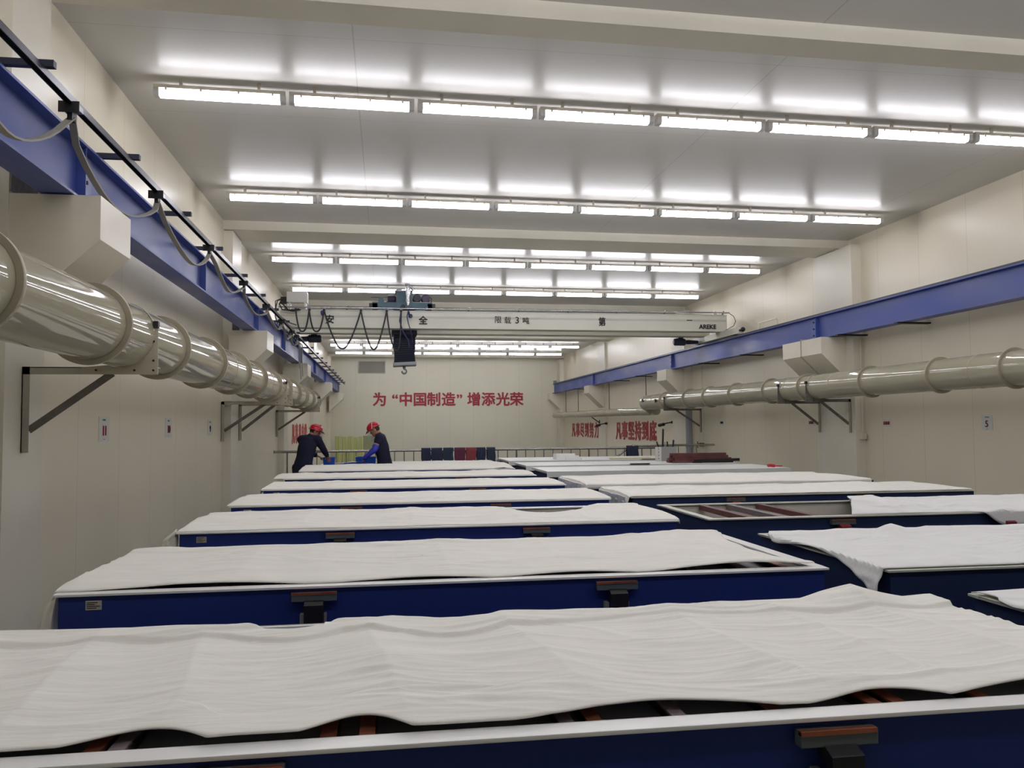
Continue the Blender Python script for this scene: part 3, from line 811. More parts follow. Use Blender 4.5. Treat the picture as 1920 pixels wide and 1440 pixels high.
# nearest cloth (left tank 1)
ridges1 = [-1.35, -.98, -.62, -.06, .42, 1.06, 1.42, 1.82, 2.2]
def sag(x, rid, depth):
    for a, c in zip(rid[:-1], rid[1:]):
        if a <= x <= c:
            s_ = (x - a) / (c - a); return -depth * (c - a) / .5 * (math.sin(PI * s_) ** .9)
    return 0
arch1 = [(-.72, -.40, .10), (-.20, .06, .085), (.30, .98, .085), (1.05, 1.44, .075), (1.44, 1.95, .085)]
def archv(x, A):
    for a, c, d in A:
        if a < x < c: return d * math.sin(PI * ((x - a) / (c - a)) ** 1.25) ** 1.05
    return 0
def yf1(x): return 1.978 + 1.0 * archv(x, arch1) * .80 + .012 * nz(x * 3.3, 0, 3) + .012
def yb1(x): return 3.10 - archv(x, [(-.55, -.15, .11), (.02, .42, .055)]) + .008 * nz(x * 4, 2, 1)
def z1(x, y, u, v):
    base = RZ + .003 + .024 * math.sin(PI * min(1, max(0, v)) ) ** .5
    mid = min(1, v * 5) * min(1, (1 - v) * 7)
    z = base + sag(x + .10 * (y - 3.1) + .03 * nz(x * 2, y * 2, 5), ridges1, .021) * mid
    z += .012 * nz(x * 1.6, y * 1.3, 8) * mid
    z += wrinkle(x, y, 11, 1.3) * min(1, v * 8 + .15)
    # hem bands: a second layer along the back and the front
    hb = 1.0 - .15 - .05 * nz(x * 2.2, 0, 21) - .03 * math.sin(x * 5)
    z += .015 * lap(v - hb, .018) * (1 + .6 * nz(x * 3, 1, 2))
    hf = .20 + .05 * nz(x * 1.8, 3, 22) + .02 * math.sin(x * 6)
    z += .014 * lap(hf - v, .020) * (1 + .7 * nz(x * 4, 2, 5))
    # front edge lifted over the bars
    z += archv(x, arch1) * .04 * max(0, 1 - v * 7)
    z += .05 * max(0, 1 - abs(x - 1.82) / .22) * lap(v - .8, .15)
    return z
cloth('tank_cloth', 'large crumpled white cotton cloth on the tank nearest the camera', -1.43, 2.16, 1.95, 3.1, TLX - .05, TRX_ + .02, 1.9, 3.2, z1, m_cloth, 420, 190, yf1, yb1, seed=1)

# generic cloth heights
def zgen(seed, rid, dep, lift, wr, hem=True):
    lift *= .6
    def f(x, y, u, v):
        mid = min(1, v * 5) * min(1, (1 - v) * 6)
        z = RZ + .005 + lift * math.sin(PI * min(1, max(0, v))) ** .5
        z += sag(x + .08 * y, [r + .08 * y for r in rid], dep) * mid if rid else 0
        z += .014 * nz(x * 1.5, y * 1.4, seed + 8) * mid + wrinkle(x, y, seed + 11, wr) * min(1, v * 8 + .2) * min(1, u * 14 + .1) * min(1, (1 - u) * 14 + .15)
        if hem:
            hb = .86 - .05 * nz(x * 2.2, 0, seed + 21) - .02 * math.sin(x * 5 + seed)
            z += .008 * lap(v - hb, .02) * (1 + .6 * nz(x * 3, 1, seed))
        return z
    return f
# second: left end hangs over, right end pulled aside and bunched
arch2 = [(-1.35, -.36, .03), (-.28, .5, .022), (.5, 1.2, .02), (1.2, 2.0, .03)]
def z2(x, y, u, v):
    z = zgen(2, [-1.5, -.7, -.32, .3, .9, 1.5, 1.9, 2.3], .011, .05, 1.15)(x, y, u, v)
    e = max(0, x - 1.35)
    z += .035 * e * max(0, ridged((x + y * .9) * 2.2, (y - x * .5) * 1.4, 44))
    z += archv(x, arch2) * .4 * max(0, 1 - v * 7)
    return z
def xr2(y):
    s_ = (y - 3.95) / 1.2
    return 2.12 - .14 * math.sin(PI * min(1, max(0, s_ * 1.15))) - .06 * s_ + .02 * nz(y * 9, 0, 6)
c2 = cloth('tank_cloth', 'white cotton cloth on the second left tank, its right corner bunched', -1.46, 2.12, 3.93, 5.15, TLX, TRX_ + .1, 3.8, 5.3, z2, m_cloth, 300, 90,
      lambda x: 3.925 + archv(x, arch2) * 1.2, None, lambda y: -1.455 - .02 * nz(y * 4, 0, 2), xr2, seed=2)
def z3(x, y, u, v): return zgen(3, [-1.5, -.6, .2, 1.0, 1.5, 2.2], .016, .045, 1.2)(x, y, u, v) - .055 * archv(x, [(.85, 1.85, 1.0)]) * lap(v - .55, .4)
def hang(par, x0, x1, y, zt, drop, seed):
    # a gathered corner of the cloth hanging off the tank's left end
    vs = []; fs = []; n, k_ = 40, 16
    for j in range(k_ + 1):
        v = j / k_
        for i in range(n + 1):
            u = i / n
            x = x1 + (x0 - x1) * u * (.35 + .65 * min(1, v * 2.2)) - .02 * v * u
            yy = y + .16 * u * u + (.018 * math.sin(u * 15 + seed + v * 1.5) + .02 * nz(u * 3, v * 2, seed)) * min(1, v * 3 + .15)
            z = zt - drop * v * (.86 + .14 * math.sin(u * 4 + seed)) - .05 * u * (1 - v) * v
            vs.append((x, yy, z))
    for j in range(k_):
        for i in range(n): fs.append((j * (n + 1) + i, j * (n + 1) + i + 1, (j + 1) * (n + 1) + i + 1, (j + 1) * (n + 1) + i))
    b = MB(); b.add(vs, fs, True); h = b.build('hanging_corner', m_cloth, par)
    md = h.modifiers.new('thickness', 'SOLIDIFY'); md.thickness = .005
arch3 = [(-1.2, -.4, .02), (.0, .6, .02)]
c3 = cloth('tank_cloth', 'white cloth on the third left tank with a dip at its back right', -1.53, 2.2, 6.03, 7.24, TLX, TRX_, 5.9, 7.4, z3, m_cloth, 220, 70,
      lambda x: 6.03 + archv(x, arch3), lambda x: 7.24 - archv(x, [(.95, 1.75, .22)]), lambda y: -1.455 - .02 * nz(y * 4, 1, 2), None, seed=3)
cloth('tank_cloth', 'white cloth on the fourth left tank', -1.44, 2.17, 7.93, 9.1, TLX - .05, TRX_, 7.8, 9.3, zgen(4, [-1.5, -.4, .5, 1.3, 2.2], .010, .04, 1.0), m_cloth, 160, 60, seed=4)
cloth('tank_cloth', 'white cloth on the fifth left tank with a low fold at its left end', -1.50, 2.15, 9.96, 11.1, TLX, TRX_, 9.8, 11.3, zgen(5, [-1.5, -.4, .5, 1.3, 2.2], .010, .04, 1.1), m_cloth, 150, 50, lambda x: 9.96 + .05 * max(0, nz(x * 1.2, 0, 31)), seed=5)
cloth('tank_cloth', 'white cloth on the sixth left tank, its left corner sticking out', -1.56, 2.14, 12.0, 13.08, TLX - .16, TRX_, 11.8, 13.3, zgen(6, None, .01, .04, 1.2), m_cloth, 140, 50, lambda x: 12.0 + .10 * max(0, nz(x * 1.2, 0, 33)), seed=6)
def z7(x, y, u, v):
    return zgen(7, None, .01, .035, 1.3)(x, y, u, v) + .03 * lap(v, .8) + .03 * max(0, 1 - abs(x - 1.95) / .16) * (.5 + .5 * nz(x * 14, y * 9, 3))
cloth('tank_cloth', 'white cloth on the seventh left tank in front of the two workers', -1.42, 2.14, 14.02, 15.3, TLX - .05, TRX_, 13.9, 15.5, z7, m_cloth, 140, 50, seed=7)
cloth('tank_cloth', 'white cloth on the farthest left tank behind the worker with blue gloves', .10, 2.1, 16.1, 17.2, TLX, TRX_, 16.0, 17.4, zgen(8, None, .01, .015, 1.0), m_cloth, 80, 30, seed=8)
hang(c2, -1.54, -1.425, 3.96, RZ + .002, .30, 1.0); hang(c3, -1.56, -1.425, 6.08, RZ + .002, .17, 2.3)
# right row
def zr1(x, y, u, v):
    z = zgen(21, [2.3, 2.9, 3.6, 4.4, 5.2, 6.3], .018, .045, 1.2)(x, y, u, v)
    z += .03 * max(0, 1 - abs(x - 3.0 - .5 * (y - 4.5)) / .10) * lap(v - .55, .3)
    return z
def xl_r1(y):
    s_ = (y - 3.72) / 1.45
    return 2.372 - .02 * math.sin(s_ * 9) - .10 * math.exp(-((s_ - .02) / .14) ** 2) + .10 * math.exp(-((s_ - 1) / .12) ** 2)
cloth('tank_cloth', 'creased white cloth on the second right tank, a torn corner hanging down', 2.40, 6.2, 3.76, 5.12, RX0, RX1 + .1, 3.6, 5.3, zr1, m_clothg, 300, 100, lambda x: 3.77 + .02 * max(0, nz(x * 1.5, 0, 9)),
      lambda x: 5.13 - .10 * max(0, nz(x * 1.2, 3, 9)), xl_r1, None, seed=21, group='white cloths over the right tanks')
cloth('tank_cloth', 'frayed white cloth at the lower right edge, on the nearest right tank', 2.42, 6.2, 1.98, 3.16, RX0 + .004, RX1 + .1, 1.9, 3.3, zgen(22, [2.3, 3.2, 4.4, 6.3], .015, .03, 1.1), m_clothg, 160, 60, None, None, lambda y: 2.405 - .03 * nz(y * 7, 1, 4), None, seed=22, group='white cloths over the right tanks')
def zr2(x, y, u, v):
    z = zgen(23, [3.7, 4.2, 4.8, 5.5, 6.2], .012, .045, 1.2)(x, y, u, v)
    e = max(0, 1 - (x - 3.6) / 1.1)
    z += (.085 * e * max(0, ridged((x + y * .6) * 3.6, (y - x * .4) * 3.0, 52) - .2) + .035 * e + .03 * max(0, ridged(x * 1.1 + y, y * 2.6, 57) - .5)) * min(1, v * 5) * min(1, .3 + (1 - v) * 4)
    return z
def yf_r2(x): return 6.05 - max(0, x - 4.35) * 0 + .0 - (.16 * lap(x - 4.65, .35))
cloth('tank_cloth', 'bunched white cloth covering the right part of the uncovered tank', 3.72, 6.2, 6.05, 7.2, RX0, RX1 + .1, 6.0, 7.4, zr2, m_clothg, 200, 80, yf_r2, None, lambda y: 3.56 + .56 * (y - 6.0) + .03 * nz(y * 5, 0, 2), None, seed=23, group='white cloths over the right tanks')
cloth('tank_cloth', 'white cloth on the fourth right tank with film hanging at its left end', 2.30, 6.15, 8.04, 9.18, RX0, RX1 + .05, 7.9, 9.4, zgen(24, [2.3, 3.2, 4.4, 5.2, 6.3], .012, .045, 1.3), m_cloth, 170, 60, None, lambda x: 9.18 - .05 * abs(nz(x * 2, 0, 3)), None, None, seed=24, group='white cloths over the right tanks')
cloth('tank_cloth', 'bright white cloth on the fifth right tank with a straight folded front edge', 2.30, 6.12, 9.80, 11.42, RX0, RX1 + .05, 9.86, 11.6, zgen(25, [2.3, 3.4, 4.8, 6.3], .012, .05, .9), m_cloth, 170, 70, None, None, None, None, seed=25, group='white cloths over the right tanks')
# plastic film draped over two left ends
for (y0, y1, lab) in ((8.10, 9.15, 'clear plastic film hanging off the fourth right tank'), (10.0, 11.4, 'clear plastic film hanging off the fifth right tank')):
    vs = []; fs = []; n = 60; k_ = 14
    for j in range(k_ + 1):
        for i in range(n + 1):
            y = y0 + (y1 - y0) * i / n; z = RZ + .004 - .30 * (j / k_) * (.75 + .25 * math.sin(i * .21 + y0))
            x = RX0 - .035 - .03 * (j / k_) + .018 * nz(y * 9, z * 5, y0) * (j / k_ + .2)
            vs.append((x, y, z))
    for j in range(k_):
        for i in range(n): fs.append((j * (n + 1) + i, j * (n + 1) + i + 1, (j + 1) * (n + 1) + i + 1, (j + 1) * (n + 1) + i))
    b = MB(); b.add(vs, fs, True); o = b.build('plastic_film', m_film, loc=(RX0 - .03, y0, RZ))
    md = o.modifiers.new('thickness', 'SOLIDIFY'); md.thickness = .003
    tag(o, lab, 'plastic film', 'plastic films on the right tanks')
# lids on the far right tanks
for i, (lab) in ((5, 'long grey plastic lid on the sixth right tank, with the red tool on it'), (6, 'long grey plastic lid on the seventh right tank, under the maroon bars'), (7, 'long grey plastic lid on the farthest right tank by the railing')):
    a, b_ = RT[i]
    t = thing('plastic_decking', ((RX0 + RX1) / 2, a, RZ), lab, 'lid', 'grey lids on the far right tanks')
    n = 3; L_ = (RX1 - RX0 + .06) / n
    for k in range(n):
        x0 = RX0 - .03 + k * L_
        MB().box(x0 + .003, x0 + L_ - .003, a - .02, b_ - .02, RZ + .002, RZ + .035).build('lid_panel', m_lid, t, bevel=.005)
    MB().box(RX0 - .04, RX1 + .04, a - .028, a - .02, RZ - .05, RZ + .034).build('front_lip', m_lid, t)

# loose threads on the nearest right cloth
tag(MB().tube([(2.46, 2.72, RZ + .03), (2.40, 2.70, RZ + .01), (2.38, 2.70, RZ - .05), (2.41, 2.69, RZ - .075), (2.44, 2.68, RZ - .05), (2.41, 2.66, RZ)], .003, 5).build('loose_thread', m_clothg, loc=(2.4, 2.7, RZ)), 'white thread hanging in a loop from the frayed cloth at lower right', 'thread')
for y in (2.42, 2.385):
    tag(MB().tube([(2.42, y, RZ + .02), (2.384, y - .005, RZ - .01), (2.378, y, RZ - .085)], .003, 5).build('loose_thread', m_clothg, loc=(2.4, y, RZ)), 'straight white thread dangling from the frayed cloth at the lower right edge', 'thread', 'straight loose threads')

# ------------------------------------------------------------------ things lying on the far right tanks
k = 0
stackdef = [(5.06, 6.18, 14.30, 0), (5.12, 6.20, 14.37, 0), (5.02, 6.10, 14.44, 0), (5.08, 6.22, 14.52, 0), (5.05, 6.16, 14.60, 0),
            (5.10, 6.12, 14.34, 1), (5.00, 6.20, 14.42, 1), (5.04, 6.17, 14.50, 1), (5.08, 6.12, 14.38, 2), (5.06, 6.16, 14.47, 2), (5.05, 6.10, 14.42, 3)]
names = ['front one of the lowest layer', 'second of the lowest layer', 'third of the lowest layer', 'fourth of the lowest layer', 'rear one of the lowest layer',
         'front one of the second layer', 'middle one of the second layer', 'rear one of the second layer', 'front one of the third layer', 'rear one of the third layer', 'single bar on top of the stack']
for (xa, xb, y, lv), nm in zip(stackdef, names):
    z = RZ + .036 + lv * .043
    dark_ = (k % 3 == 1)
    tag(MB().box(xa, xb, y - .032, y + .032, z, z + .042).build('maroon_bar', m_bar, loc=(xa, y, z), bevel=.003), 'maroon steel bar in the far right stack, %s' % nm, 'bar', 'maroon bars stacked on the far right tank')
    k += 1
tag(MB().bar((5.42, 14.20, RZ + .075), (6.28, 14.24, RZ + .085), .04, .05).build('dark_bar', m_dark, loc=(5.42, 14.2, RZ + .04)), 'dark bar leaning along the front of the maroon stack', 'bar')
tag(MB().box(5.40, 5.56, 14.17, 14.25, RZ + .036, RZ + .052).build('support_block', m_dark, loc=(5.48, 14.2, RZ + .036)), 'small dark block under the front left of the maroon stack', 'block')
# tool bin
t = thing('tool_bin', (5.26, 15.30, RZ + .035), 'grey bin with a slotted white side holding long tools by the maroon bars', 'bin')
b = MB(); b.box(5.14, 5.44, 15.16, 15.172, .976, 1.245); b.box(5.14, 5.44, 15.438, 15.45, .976, 1.245); b.box(5.14, 5.152, 15.172, 15.438, .976, 1.245); b.box(5.428, 5.44, 15.172, 15.438, .976, 1.245); b.box(5.152, 5.428, 15.172, 15.438, .976, .99)
b.build('bin_body', m_strip, t)
p = MB().box(5.02, 5.135, 15.15, 15.17, .976, 1.24).build('side_panel', m_elec, t)
MB().box(5.075, 5.085, 15.146, 15.15, 1.19, 1.215).box(5.075, 5.085, 15.146, 15.15, 1.13, 1.155).box(5.075, 5.085, 15.146, 15.15, 1.07, 1.095).box(5.075, 5.085, 15.146, 15.15, 1.01, 1.035).build('slot', m_dark, p)
tools = [((5.20, 15.3, .995), (5.235, 15.32, 1.58), .018, 'tall dark pry bar standing in the tool bin'), ((5.17, 15.22, .995), (5.08, 15.25, 1.34), .014, 'short dark rod leaning left in the tool bin'),
         ((5.27, 15.25, .995), (5.23, 15.22, 1.33), .012, 'thin pale rod in the tool bin beside the pry bar'), ((5.34, 15.3, .995), (5.31, 15.32, 1.34), .014, 'dark rod in the middle of the tool bin'), ((5.40, 15.3, .995), (5.43, 15.3, 1.37), .016, 'dark rod at the right side of the tool bin')]
for a, c, r, lab in tools:
    tag(MB().cyl(a, c, r, 10).build('metal_rod', m_dark if 'pale' not in lab else m_strip, loc=a), lab, 'rod', 'tools standing in the bin')
t = thing('hand_tool', (6.05, 12.4, RZ + .035), 'small red hand tool lying on the sixth right tank', 'tool')
MB().tube([(5.95, 12.42, 1.0), (5.98, 12.42, 1.008), (6.06, 12.40, 1.0)], .024, 10).build('grip', m_rtool, t)
MB().tube([(6.06, 12.40, .998), (6.17, 12.37, .998)], .010, 8).build('shaft', m_rtool, t)
# white crumpled tray and planks on the farthest right tank
t = thing('foam_tray', (3.6, 16.5, RZ + .035), 'crumpled white tray on the farthest right tank', 'tray')
b = MB(); b.box(3.36, 3.82, 16.35, 16.36, .976, 1.06); b.box(3.36, 3.37, 16.36, 16.7, .976, 1.09); b.box(3.37, 3.82, 16.69, 16.7, .976, 1.09); b.prism([(16.36, .976), (16.7, .976), (16.7, 1.05), (16.36, 1.0)], 0, 3.81, 3.82); b.box(3.37, 3.81, 16.36, 16.69, .976, .985)
b.build('tray_body', m_clothg, t)
MB().box(3.55, 3.86, 16.25, 16.34, .976, 1.02).build('tray_flap', m_clothg, t)
tag(MB().box(4.45, 5.28, 16.22, 16.36, .976, 1.0).build('plank', m_wood, loc=(4.9, 16.3, .976)), 'pale yellow plank on the farthest right tank', 'plank')
tag(MB().box(5.05, 5.65, 16.10, 16.2, .976, .996).build('plank', m_wood, loc=(5.3, 16.15, .976)), 'short pale plank beside the tool bin on the farthest right tank', 'plank')
tag(MB().box(4.2, 4.55, 14.05, 14.10, RZ + .036, RZ + .05).build('black_strip', m_blk, loc=(4.35, 14.1, RZ + .036)), 'thin black strip on the front edge of a grey lid', 'strip')

# ------------------------------------------------------------------ railing with clothes
RY = 20.8
t = thing('railing', (2.2, RY, 0), 'stainless steel railing across the hall behind the tanks', 'railing')
MB().cyl((-2.69, RY, 1.075), (7.0, RY, 1.075), .030, 16).build('top_rail', m_rail, t)
MB().cyl((-2.69, RY, .22), (7.0, RY, .22), .018, 10).build('bottom_rail', m_rail, t)
n = 40
for i in range(n + 1):
    x = -2.38 + i * .2345
    if i % 8 == 0:
        MB().cyl((x, RY, 0), (x, RY, 1.06), .022, 10).build('post', m_rail, t)
    else:
        MB().cyl((x, RY, .22), (x, RY, 1.06), .012, 8).build('baluster', m_rail, t)
MB().lathe([(.05, 0), (.05, .012)], (-2.695, RY, 1.075), (1, 0, 0), 16).build('wall_flange', m_rail, t)
t = thing('stair_railing', (6.7, RY + .3, 0), 'stair railing with a sloping end at the right of the long railing', 'railing')
b = MB().tube([(5.86, RY + .25, .80), (6.34, RY + .25, 1.125), (8.6, RY + .25, 1.125)], .028, 12); b.build('handrail', m_rail, t)
for x in (6.36, 6.6, 6.85, 7.1, 7.6, 8.1): MB().cyl((x, RY + .25, 0), (x, RY + .25, 1.1), .014, 8).build('baluster', m_rail, t)
MB().cyl((5.9, RY + .25, 0), (5.9, RY + .25, .83), .014, 8).build('post', m_rail, t)

gx = [(.857, 1.085, m_navyc, 'navy cloth hung on the railing, leftmost'), (1.10, 1.372, m_navyc, 'navy cloth hung on the railing, second from left'), (1.40, 1.651, m_tealc, 'teal navy cloth hung on the railing, left of the maroon one'),
      (1.68, 1.950, m_maroc, 'maroon cloth hung on the railing'), (1.962, 2.222, m_redc, 'brick red cloth hung on the railing'), (2.232, 2.455, m_navyc, 'navy cloth hung on the railing, right of the red one'), (2.485, 2.70, m_tealc, 'dark navy cloth hung on the railing, rightmost of the seven'),
      (6.12, 6.42, m_navyc, 'dark navy cloth hung alone at the right end of the railing')]
for k, (x0, x1, mt_, lab) in enumerate(gx):
    vs = []; fs = []; nx_, ns = 14, 22
    yo = RY
    for j in range(ns + 1):
        s_ = j / ns
        # runs up the front, over the rail, down the back
        if s_ < .42: zz = .80 + (1.095 - .80) * s_ / .42; yy = yo - .045
        elif s_ < .58:
            a = (s_ - .42) / .16 * PI; zz = 1.075 + .02 + .036 * math.sin(a); yy = yo - .045 * math.cos(a)
        else: zz = 1.095 - (s_ - .58) / .42 * .25; yy = yo + .045
        for i in range(nx_ + 1):
            u = i / nx_
            x = x0 + (x1 - x0) * u + .012 * math.sin(j * .5 + k) * (1 if s_ < .4 else 0) * (1 - s_)
            dd = .010 * math.sin(u * 9 + k * 2) * (1 - min(1, abs(zz - 1.075) < .05))
            vs.append((x, yy + (-abs(dd) - .004 if yy < yo else abs(dd) + .004), zz + (.02 * math.sin(u * 5 + k) if j == 0 else 0)))
    for j in range(ns):
        for i in range(nx_): fs.append((j * (nx_ + 1) + i, j * (nx_ + 1) + i + 1, (j + 1) * (nx_ + 1) + i + 1, (j + 1) * (nx_ + 1) + i))
    b = MB(); b.add(vs, fs, True); o = b.build('hanging_cloth', mt_, loc=((x0 + x1) / 2, RY, 1.0))
    md = o.modifiers.new('thickness', 'SOLIDIFY'); md.thickness = .006; md.offset = 1
    tag(o, lab, 'cloth', 'cloths hung on the railing')

# ------------------------------------------------------------------ back of the hall
def corr(x0, x1, y, z1, nm, lab, mt_):
    b = MB(); poly = []
    n = 16
    for i in range(n + 1): poly.append((x0 + (x1 - x0) * i / n, y - .03 * math.sin(i / n * PI) - .01 * math.sin(i / n * PI * 4)))
    for i in range(n, -1, -1): poly.append((x0 + (x1 - x0) * i / n, y + .012))
    b.prism(poly, 2, 0.0, z1)
    tag(b.build('translucent_sheet', mt_, loc=((x0 + x1) / 2, y, 0)), lab, 'sheet', 'yellow green sheets standing at the back wall')
px_ = [-2.36, -2.04, -1.74, -1.50, -1.28, -1.08]
nm_ = ['leftmost', 'second from left', 'third from left', 'fourth from left', 'rightmost']
for k in range(5): corr(px_[k], px_[k + 1] - .03, 39.55 + .05 * (k % 2), 1.25 - .03 * (k % 2) - .02 * (k > 2), '', 'pale yellow green upright sheet at the back wall, %s of five' % nm_[k], m_frp)
t = thing('olive_board', (-.75, 39.5, 0), 'olive green board standing beside the yellow green sheets', 'board')
MB().box(-1.07, -.40, 39.5, 39.54, .62, 1.27).build('board_panel', m_frp2, t)
MB().box(-1.09, -.45, 39.44, 39.50, .58, .62).build('ledge', m_wood, t)
for a in (-1.05, -.50): MB().box(a, a + .06, 39.5, 39.54, 0, .58).build('board_leg', m_wood, t)
tag(MB().box(-.98, -.56, 39.35, 39.44, 0, .50).build('cardboard_box', m_wood, loc=(-.77, 39.4, 0)), 'tan cardboard box under the olive green board', 'box')
# vent grille
t = thing('vent_grille', (-.70, YB, 4.3), 'grey louvre vent high on the back wall, left of the hook', 'vent')
b = MB(); b.box(-1.36, -.05, YB - .03, YB, 4.28, 4.32); b.box(-1.36, -.05, YB - .03, YB, 4.85, 4.89); b.box(-1.36, -1.32, YB - .03, YB, 4.32, 4.85); b.box(-.09, -.05, YB - .03, YB, 4.32, 4.85)
b.build('frame', m_vent, t)
b = MB()
for k in range(13):
    z = 4.34 + k * .04
    mm = Matrix.Translation((-.705, YB - .014, z)) @ Matrix.Rotation(.7, 4, 'X')
    b.box(-.61, .61, -.018, .018, -.002, .002, mm)
b.build('louvre', m_vent, t)
MB().box(-1.32, -.09, YB - .003, YB, 4.32, 4.85).build('backing', m_strip, t)

# slogans: raised red characters
def slogan(label, chars, at, xdir, mat, size, bold, sx=1.0):
    t = thing('slogan', at[0], label, 'slogan')
    for c, p in zip(chars, at): text_mb(c, size, plane_m(p, xdir, (0, 0, 1)), bold, .012, sx).build('character', mat, t)
    return t
cpx = [190, 358, 478, 635, 790, 955, 1078, 1243, 1405, 1572, 1730]
slogan('large red slogan of raised characters across the back wall', '为“中国制造”增添光荣', [(-.63 + (680 + v / 6 - 700) * .0263, YB - .007, 3.02) for v in cpx], (1, 0, 0), m_red, .70, .028)
slogan('red slogan on the right wall, the farther one next to the back corner', '凡事尽到努力', [(XR - .007, 38.2 - i * .86, 1.475) for i in range(6)], (0, -1, 0), m_red, .68, .030, 1.1)
slogan('red slogan on the right wall, the nearer one left of the grey pipe', '凡事坚持到底', [(XR - .007, 30.55 - i * .82, 1.47) for i in range(6)], (0, -1, 0), m_red, .70, .030, 1.1)
slogan('red slogan on the far left wall, partly hidden by the worker', '凡事从自始至终', [(XL + .007, y, 1.49) for y in (25.0, 25.95, 26.9, 27.8, 28.75, 34.2, 35.3)], (0, 1, 0), m_red2, .62, .03, 1.2)

# paper signs on the side walls
def sign(side, y, z, wd, ht, big, label, bigsize, mat, header=True, sx=1.0):
    x = XL if side < 0 else XR; s = 1 if side < 0 else -1
    a, b_ = sorted((x + s * .001, x + s * .004))
    t = thing('paper_sign', (x, y, z - ht / 2), label, 'sign', 'paper signs on the side walls')
    MB().box(a, b_, y - wd / 2, y + wd / 2, z - ht / 2, z + ht / 2).build('sheet', m_paper, t)
    text_mb(big, bigsize, plane_m((x + s * .0045, y, z - (.01 if header else 0)), (0, s, 0), (0, 0, 1)), .018, .003, sx).build('lettering', mat, t)
    if header:
        a, b_ = sorted((x + s * .004, x + s * .0055)); b = MB()
        for k in range(3): b.box(a, b_, y - .045 + k * .03, y - .025 + k * .03, z + ht * .33, z + ht * .40)
        b.box(a, b_, y - .02, y + .02, z - ht * .42, z - ht * .40)
        b.build('small_print', m_bluet, t)
sign(-1, 8.53, 1.655, .30, .24, '11', 'white paper sign with red number 11 on the left wall', .135, m_red, True, 1.0)
sign(-1, 10.93, 1.665, .30, .24, '10', 'white paper sign with number 10 on the left wall', .135, m_wine, True, 1.0)
sign(-1, 13.40, 1.665, .30, .24, '9', 'white paper sign with number 9 on the left wall beside the pillar', .135, m_ink, True, 1.0)
sign(1, 11.01, 1.652, .23, .22, '5', 'white paper sign with red number 5 at the right edge of the right wall', .135, m_wine)
sign(1, 13.48, 1.66, .26, .13, '清洗槽', 'white paper sign with three red characters on the right wall in front of the pillar', .062, m_red, False)
sign(1, 16.1, 1.685, .26, .13, '清洗槽', 'paper sign with small characters behind the bracket brace on the right wall', .062, m_wine, False)
sign(1, 20.75, 1.71, .26, .13, '回收槽', 'paper sign with small dark characters on the right wall near the grey pipe', .06, m_ink, False)

# right wall pipework
t = thing('drain_pipe', (8.45, 22.45, 0), 'grey vertical pipe on the far right wall', 'pipe')
MB().cyl((8.45, 22.5, 0), (8.45, 22.5, 2.20), .095, 24).build('pipe', m_gpipe, t)
MB().lathe([(.095, 0), (.108, .01), (.108, .09), (.095, .1)], (8.45, 22.5, 1.0), (0, 0, 1), 24, cap=False).build('collar', m_gpipe, t)
t = thing('water_pipe', (8.62, 21.8, 0), 'thin pale pipe with a dark valve beside the grey pipe', 'pipe')
MB().cyl((8.62, 21.9, 0), (8.62, 21.9, 3.25), .018, 10).build('pipe', m_wpipe, t)
MB().cyl((8.55, 21.75, 1.11), (8.55, 22.05, 1.11), .035, 14).cyl((8.52, 21.9, 1.11), (8.64, 21.9, 1.11), .05, 14).build('valve', m_dark, t)
MB().cyl((8.5, 22.0, 1.02), (8.5, 22.0, 1.2), .012, 8).build('valve_handle', m_dark, t)
t = thing('wall_conduit', (8.62, 14.08, 1.36), 'cream conduit running down the right pillar to a socket box', 'conduit')
MB().cyl((8.62, 14.10, 1.47), (8.62, 14.10, 3.28), .014, 10).build('conduit_tube', m_wpipe, t)
MB().box(8.57, 8.67, 14.06, 14.138, 1.37, 1.48).build('socket_box', m_wpipe, t, bevel=.006)
for (y, lab) in ((32.35, 'small security camera on the right wall between the two red slogans'), (24.55, 'small security camera on the right wall, right of the nearer red slogan')):
    t = thing('security_camera', (XR, y, 1.7), lab, 'camera', 'security cameras on the right wall')
    MB().cyl((8.45, y + .1, 1.68), (8.37, y + .32, 1.65), .05, 12).build('camera_body', m_dark, t)
    MB().cyl((XR - .002, y - .15, 1.74), (8.6, y - .15, 1.74), .04, 12).tube([(8.6, y - .15, 1.74), (8.5, y - .1, 1.72), (8.44, y + .12, 1.69)], .02).build('mount_arm', m_dark, t)
tag(MB().bar((8.27, 33.02, 2.0), (8.60, 33.1, 1.78), .03, .03).box(8.595, 8.617, 33.05, 33.15, 1.74, 1.88).build('pipe_strut', m_dark, loc=(8.6, 33.3, 1.8)), 'dark strut bracing the narrow exhaust pipe to the right wall', 'strut')

